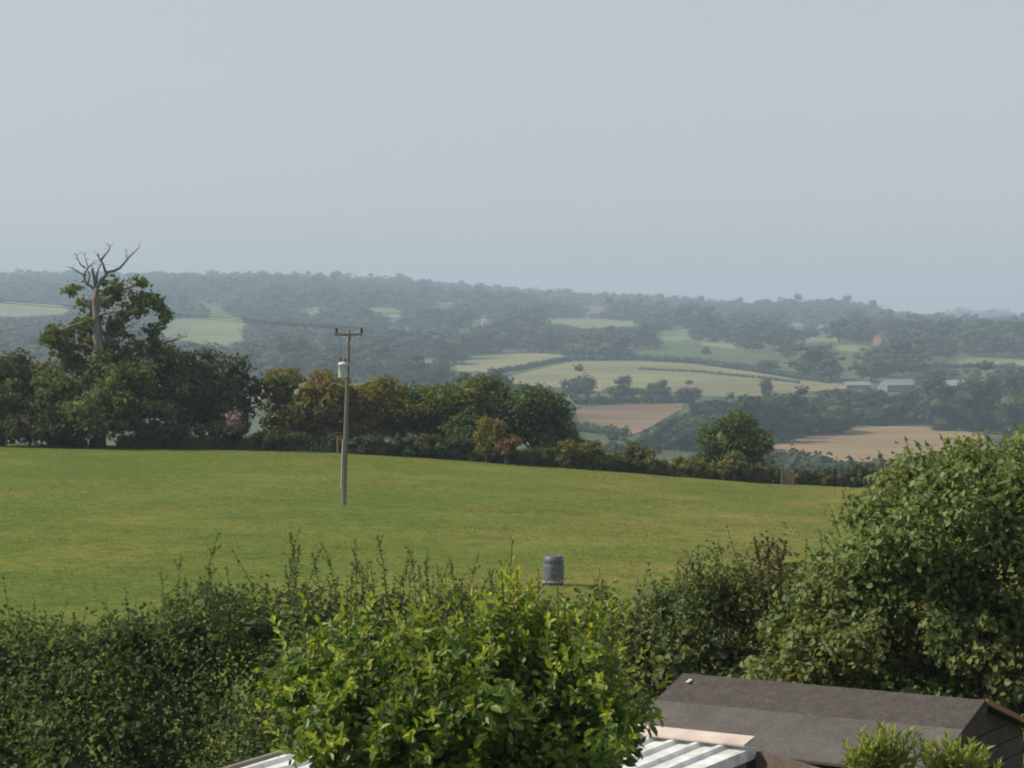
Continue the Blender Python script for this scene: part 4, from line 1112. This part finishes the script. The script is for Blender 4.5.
# --- bramble hedge along the garden end
def near_hedge(name, label, prof, Yc, nlobe, n, size, mat, seed, lean_=1.6, pale=0, cr=.34, x0=None):
    rng = RNG(seed); prof = np.asarray(prof, float)
    px = rng.uniform(prof[0, 0], prof[-1, 0], nlobe)
    tr = np.interp(px, prof[:, 0], prof[:, 1]) + rng.normal(0, 5, nlobe)
    ztop = W(px, tr, np.full(nlobe, Yc))[:, 2]
    f = rng.random(nlobe) ** .8
    X = (px - 512) / FPX * Yc
    g = ground(X, np.full(nlobe, Yc))
    Y = Yc + .3 - lean_ * (1 - f) + rng.normal(0, .22, nlobe) + .8 * np.sin(px / 23 + f * 5) * np.sin(px / 51 + f * 7 + seed)
    r = cr * rng.uniform(.6, 1.4, nlobe)
    Z = g + .1 + (ztop - g - r * .5) * f
    X = (px - 512) / FPX * Y
    L = np.stack([X, Y, Z, r, r, r * .85], 1)
    b = at(float(prof[:, 0].mean()), Yc)
    t = thing(name, label, 'hedge', b)
    mb = MB(); foliage(mb, rng, L, n, size, .25, .6, .3, .75, .2, True, 0); part('foliage', mb, M[mat], t)
    if pale:
        q = L[rng.choice(nlobe, pale)]; q = q.copy(); q[:, 3:] *= .5; q[:, 1] -= .25
        mb = MB(); foliage(mb, rng, q, pale * 22, size * 1.15, .3, .6, .35, .75, .15, True, 0); part('pale_leaves', mb, M['hedge_pale'], t, label='scattered paler broad leaves')
    q = L[rng.choice(nlobe, max(8, nlobe // 14))].copy(); q[:, 3:] *= .7; q[:, 1] -= .2
    mb = MB(); foliage(mb, rng, q, len(q) * 60, size * 1.75, .4, .5, .4, .8, .3, True, 0); part('broad_leaves', mb, M[mat], t, label='patches of larger bramble leaves')
    st = MB(); mb = MB()
    top_j = np.argsort(-f)[:nlobe // 5]; ck = top_j[rng.choice(len(top_j), 40)]
    cb = L[ck, :3]; cd = unit(np.stack([rng.normal(0, .55, 40), rng.normal(0, .3, 40), np.ones(40)], 1)); cl = rng.uniform(.35, .75, 40)
    shoots(mb, rng, cb, cd, cl, 11, size * .95, .7, .85, stem=st); part('cane_leaves', mb, M[mat], t)
    for i in range(70):
        j = rng.integers(0, nlobe)
        p0 = np.array([L[j, 0] + rng.normal() * .3, Yc - lean_ * .5 + rng.normal() * .3, 0]); p0[2] = float(ground(p0[0], p0[1]))
        st.tube(limb(p0, L[j, :3] + [0, 0, .1], rng, 6, .15, .05), np.linspace(.014, .005, 6), 4)
    part('stems', st, M['twig'], t)
    return L
near_hedge('bramble_hedge', 'rank bramble hedge along the garden end left of the laurel', [(-70, 632), (0, 630), (60, 626), (130, 622), (180, 606), (240, 598), (300, 596), (380, 598), (460, 604), (540, 606), (610, 612)], 29.0, 900, 62000, .066, 'hedge_leaf', 91, 2.8, 46)
near_hedge('mixed_hedge', 'mixed leafy hedge between the laurel and the big hazel', [(590, 612), (625, 602), (655, 596), (690, 570), (720, 560), (750, 562), (785, 566), (830, 590)], 28.0, 330, 24000, .066, 'shrub_leaf', 92, 2.6, 10)

# --- tall weeds
def weed_proto(seed, H, mat_leaf, mat_stem, rust=False):
    rng = RNG(seed)
    t = thing('weed_stalk', 'x', 'weed', (0, 0, 0))
    st = MB(); lf = MB()
    bend = rng.normal(0, .16, 2)
    zz = np.linspace(0, H, 8); pts = np.stack([bend[0] * (zz / H) ** 2, bend[1] * (zz / H) ** 2, zz], 1)
    st.tube(pts, np.linspace(.006, .002, 8), 5)
    n = int(H * (62 if not rust else 160))
    f = rng.uniform(.05, 1, n) ** (.8 if not rust else .5)
    p = np.stack([np.interp(f, zz / H, pts[:, 0]), np.interp(f, zz / H, pts[:, 1]), f * H], 1)
    th = rng.uniform(0, 6.28, n)
    rad = np.stack([np.cos(th), np.sin(th), np.zeros(n)], 1)
    A = unit(rad + np.array([0, 0, .35]) + rng.normal(size=(n, 3)) * .2)
    Nn = unit(np.array([0, 0, 1.0]) - rad * .3 + rng.normal(size=(n, 3)) * .3)
    s = (.082 * (1 - .55 * f) if not rust else .03 * np.ones(n)) * rng.uniform(.7, 1.3, n)
    V, Q = leaf_arrays(p, A, Nn, s, .42 if not rust else .8, .15, True); lf.add(V, Q)
    for i in range(5):
        f0 = rng.uniform(.45, .85); q = np.array([np.interp(f0, zz / H, pts[:, 0]), np.interp(f0, zz / H, pts[:, 1]), f0 * H])
        d = unit(np.array([rng.normal() * .5, rng.normal() * .5, 1.0])); l = H * rng.uniform(.1, .22)
        st.tube([q, q + d * l], [.003, .002], 4)
        k = 10; ff = rng.random(k); pp_ = q + d * (ff * l)[:, None]
        A = unit(rng.normal(size=(k, 3)) + d); V, Q = leaf_arrays(pp_, A, unit(rng.normal(size=(k, 3))), np.full(k, .03), .5, .15, True); lf.add(V, Q)
    part('stem', st, mat_stem, t); part('leaves', lf, mat_leaf, t)
    return t
protos = [weed_proto(300 + i, [.9, 1.1, .8, 1.2, 1.0][i], M['weed_leaf'], M['green_stem']) for i in range(5)]
rust_p = [weed_proto(320 + i, .85, M['rust_weed'], M['twig'], True) for i in range(2)]
rng = RNG(95)
used = set()
spots = [(57, 600), (112, 598), (132, 604), (165, 570), (176, 553), (206, 530), (232, 590), (262, 585), (289, 527), (294, 545), (301, 560), (321, 553), (330, 575), (337, 541), (345, 580), (356, 537), (360, 560), (386, 536), (394, 570), (408, 560), (416, 543), (421, 565), (436, 556), (447, 574), (457, 562), (468, 552), (478, 585), (492, 570), (80, 612), (22, 614), (150, 606), (216, 588), (248, 594), (275, 590), (312, 588), (372, 585), (430, 590), (640, 578), (662, 570), (700, 548), (712, 545), (728, 540), (745, 556), (690, 556), (296, 532), (304, 572), (315, 570), (350, 556), (366, 548), (378, 562), (402, 548), (426, 548), (443, 562), (463, 574), (486, 560), (500, 572), (184, 576), (196, 566), (214, 562), (225, 582)]
for i, (x, r) in enumerate(spots):
    Y = 28.9 + rng.uniform(-.5, .5) - (1.0 if x > 600 else 0)
    top_ = W(x, r, Y); k = int(rng.integers(0, 5)); Hh = [.9, 1.1, .8, 1.2, 1.0][k]
    sc_ = rng.uniform(.85, 1.1)
    loc = top_ - [0, 0, Hh * sc_]
    right = x > 600
    lab = 'tall green weed stalk rising from the mixed hedge beside the hazel' if right else 'tall green weed stalk rising above the bramble hedge'
    grp = 'weed stalks in the mixed hedge' if right else 'weed stalks above the bramble hedge'
    if k not in used:
        used.add(k); o = protos[k]; o.location = [float(v) for v in loc]; o.rotation_euler = (0, 0, float(rng.uniform(0, 6.28))); o.scale = (sc_,) * 3; tag(o, lab, 'weed', grp)
    else:
        copy_tree(protos[k], loc, float(rng.uniform(0, 6.28)), (sc_,) * 3, lab, grp)
for i, (x, r) in enumerate([(757, 544), (764, 539), (770, 535), (777, 541), (782, 547)]):
    top_ = W(x, r, 27.2); loc = top_ - [0, 0, .85]
    lab, grp = 'rusty brown dock spike between the mixed hedge and the hazel', 'rusty dock spikes'
    if i < 2:
        o = rust_p[i]; o.location = [float(v) for v in loc]; o.name = 'dock_spike'; tag(o, lab, 'weed', grp)
    else:
        copy_tree(rust_p[i % 2], loc, float(rng.uniform(0, 6.28)), (1, 1, 1), lab, grp)

# --- hazel
YH = 26.4; rng = RNG(101); hb = at(960, YH)
hazel = thing('hazel_bush', 'big dense hazel bush with broad olive leaves behind the shed', 'bush', hb)
hl = [(985, 488, 60, 36), (1050, 476, 60, 36), (930, 504, 44, 36), (898, 530, 38, 36), (866, 582, 36, 40), (842, 630, 40, 46), (815, 660, 46, 46), (900, 580, 70, 70), (970, 560, 80, 80), (1040, 560, 70, 90), (900, 660, 80, 60), (990, 660, 80, 70), (1060, 660, 60, 60), (790, 690, 40, 40), (1004, 470, 44, 22), (1110, 520, 60, 80), (1000, 520, 60, 50), (1060, 500, 50, 50), (945, 530, 50, 46), (800, 640, 36, 50), (870, 640, 50, 60),  (1016, 545, 40, 50), (1030, 600, 50, 50), (1000, 640, 50, 50), (1030, 650, 50, 50), (968, 492, 40, 28)]
big = px_lobes(hl, YH, 1.1, 102)
L = clumps(rng, big, 420, .27, .55, .75, .6)
mb = MB(); foliage(mb, rng, L, 70000, .074, .2, .55, .35, .82, .35, True, 0, fold=.1)
part('foliage', mb, M['hazel_leaf'], hazel)
st = MB(); mb = MB()
tips = [(905, 436), (917, 442), (940, 434), (946, 438), (965, 436), (985, 432), (1005, 434), (880, 452), (858, 470), (842, 490), (1018, 428), (925, 440), (955, 438), (805, 545), (820, 530), (812, 580), (830, 505)]
tb = []; tt = []
for (x, y) in tips:
    tt.append(W(x, y, YH - .3)); tb.append(W(x + rng.uniform(5, 25), y + rng.uniform(24, 44), YH))
Pz, dz_ = shell(rng, big, 260, .92, .85)
kz = Pz[:, 1] < YH + .8; Pz, dz_ = Pz[kz], dz_[kz]
dz_ = unit(dz_ * .8 + np.array([0, 0, .55]) + rng.normal(size=dz_.shape) * .3)
tb = np.concatenate([np.array(tb), Pz]); tt = np.concatenate([np.array(tt), Pz + dz_ * rng.uniform(.15, .4, len(Pz))[:, None]]); dv = tt - tb; dl = np.linalg.norm(dv, axis=1)
shoots(mb, rng, tb, dv / dl[:, None], dl, 9, .07, .8, .85, stem=st)
part('shoot_leaves', mb, M['hazel_leaf'], hazel)
for i in range(40):
    j = rng.integers(0, len(big)); st.tube(limb([hb[0] + rng.normal() * .4, YH + rng.normal() * .3, hb[2]], big[j, :3], rng, 6, .05, .04), np.linspace(.04, .01, 6), 5)
part('stems', st, M['twig'], hazel)
mb = MB(); c = W(926, 607, YH - 1.15); foliage(mb, rng, [[*c, .05, .05, .05]], 5, .055, .3, .4, 0, .9, .2, True, 0); 
M['orange_spot'] = leaf_mat('turned_leaf', [(.26, .15, .035), (.34, .20, .05)], trans=.3, tcol=(1.1, 1, .8))
part('turned_leaves', mb, M['orange_spot'], hazel, label='few orange turned leaves amid the green')

# --- sprigs in front of the shed
for i, (lab, shl) in enumerate([
  ('yellow green leafy shrub top in front of the felt roof', [(868, 738, 30), (880, 732, 32), (893, 736, 30), (858, 752, 20), (905, 752, 22), (875, 752, 24), (888, 756, 24), (850, 760, 18), (900, 764, 22)]),
  ('lower narrow leaved sprig in front of the shed gable', [(932, 752, 22), (946, 748, 24), (962, 744, 28), (974, 752, 22), (985, 758, 18), (955, 758, 20), (940, 762, 18)])]):
    Y = 14.0; rng = RNG(111 + i); cx = float(np.mean([q[0] for q in shl]))
    b = at(cx, Y); t = thing('garden_shrub', lab, 'shrub', b)
    tt = np.array([W(x, y, Y + rng.uniform(-.12, .12)) for x, y, h in shl for r in range(5)]) + rng.normal(size=(len(shl) * 5, 3)) * [.05, .05, .028]
    tb = np.array([[(cx - 512) / FPX * Y, Y, 2.45]] * len(tt)) * .6 + np.array([q - [0, 0, .45] for q in tt]) * .4
    tb[:, 2] = tt[:, 2] - .38
    dv = tt - tb; dl = np.linalg.norm(dv, axis=1); st = MB(); mb = MB()
    shoots(mb, rng, tb, dv / dl[:, None], dl, 26, .085, .32, .85, stem=st)
    part('leaves', mb, M['sprig_leaf'], t)
    for q in tb[::4]: st.tube(limb(b, q, rng, 6, .05, .03), np.linspace(.02, .006, 6), 5)
    part('stems', st, M['green_stem'], t)

# ================================================================== haze, sky, sun, camera
HAZE_D = .00026
mv = bpy.data.materials.new('haze_air'); T, N, Lk = nt(mv)
o_ = N.new('ShaderNodeOutputMaterial'); pv = N.new('ShaderNodeVolumePrincipled')
pv.inputs['Color'].default_value = (.66, .83, .98, 1); pv.inputs['Density'].default_value = HAZE_D; pv.inputs['Anisotropy'].default_value = 0.0
Lk.new(pv.outputs[0], o_.inputs['Volume'])
try: mv.cycles.homogeneous_volume = True
except Exception: pass
zs = [float(np.min(o.matrix_world.translation.z)) for o in COL.objects]
a = MB(); a.box((0, 3150, 28), (8600, 6700, 170)); hz = setting('haze', a, mv, 'stuff')

EL, AZ = math.radians(40), math.radians(272)      # azimuth clockwise from +Y
sv = Vector((math.sin(AZ) * math.cos(EL), math.cos(AZ) * math.cos(EL), math.sin(EL)))
sun = bpy.data.lights.new('sun', 'SUN'); sun.energy = 5.0; sun.angle = math.radians(.6); sun.color = (1.0, .93, .80)
so = bpy.data.objects.new('sun', sun); COL.objects.link(so); so.rotation_euler = (-sv).to_track_quat('-Z', 'Y').to_euler(); so.location = (-60, 60, 120)
w = bpy.data.worlds.new('World'); sc.world = w; w.use_nodes = True
T = w.node_tree; T.nodes.clear(); N = T.nodes; Lk = T.links
sky = N.new('ShaderNodeTexSky'); sky.sky_type = 'NISHITA'; sky.sun_disc = False
sky.sun_elevation = EL; sky.sun_rotation = AZ; sky.air_density = 1.0; sky.dust_density = 1.3; sky.ozone_density = 1.5; sky.altitude = 100
hs = N.new('ShaderNodeHueSaturation'); hs.inputs['Saturation'].default_value = .5; Lk.new(sky.outputs[0], hs.inputs['Color'])
mxs = N.new('ShaderNodeMix'); mxs.data_type = 'RGBA'; mxs.inputs[0].default_value = .55; mxs.inputs[7].default_value = (3.45, 3.66, 3.96, 1); Lk.new(hs.outputs[0], mxs.inputs[6])
bg = N.new('ShaderNodeBackground'); bg.inputs['Strength'].default_value = .135; Lk.new(mxs.outputs[2], bg.inputs[0])
wo = N.new('ShaderNodeOutputWorld'); Lk.new(bg.outputs[0], wo.inputs[0])

cam = bpy.data.cameras.new('camera'); co = bpy.data.objects.new('camera', cam); COL.objects.link(co)
cam.sensor_width = 36; cam.lens = 36 * FPX / 1024; cam.clip_start = .5; cam.clip_end = 20000
co.location = (0, 0, CZ); co.rotation_euler = (math.pi / 2 - PITCH, 0, 0); sc.camera = co
vs = sc.view_settings; vs.view_transform = 'Standard'; vs.look = 'None'; vs.gamma = 1; vs.exposure = 0.06
cy = sc.cycles
cy.use_denoising = True; cy.filter_width = 2.0
try: cy.denoiser = 'OPENIMAGEDENOISE'
except Exception: pass
cy.max_bounces = 6; cy.diffuse_bounces = 3; cy.glossy_bounces = 2; cy.transmission_bounces = 3; cy.volume_bounces = 0; cy.transparent_max_bounces = 8
cy.use_light_tree = False
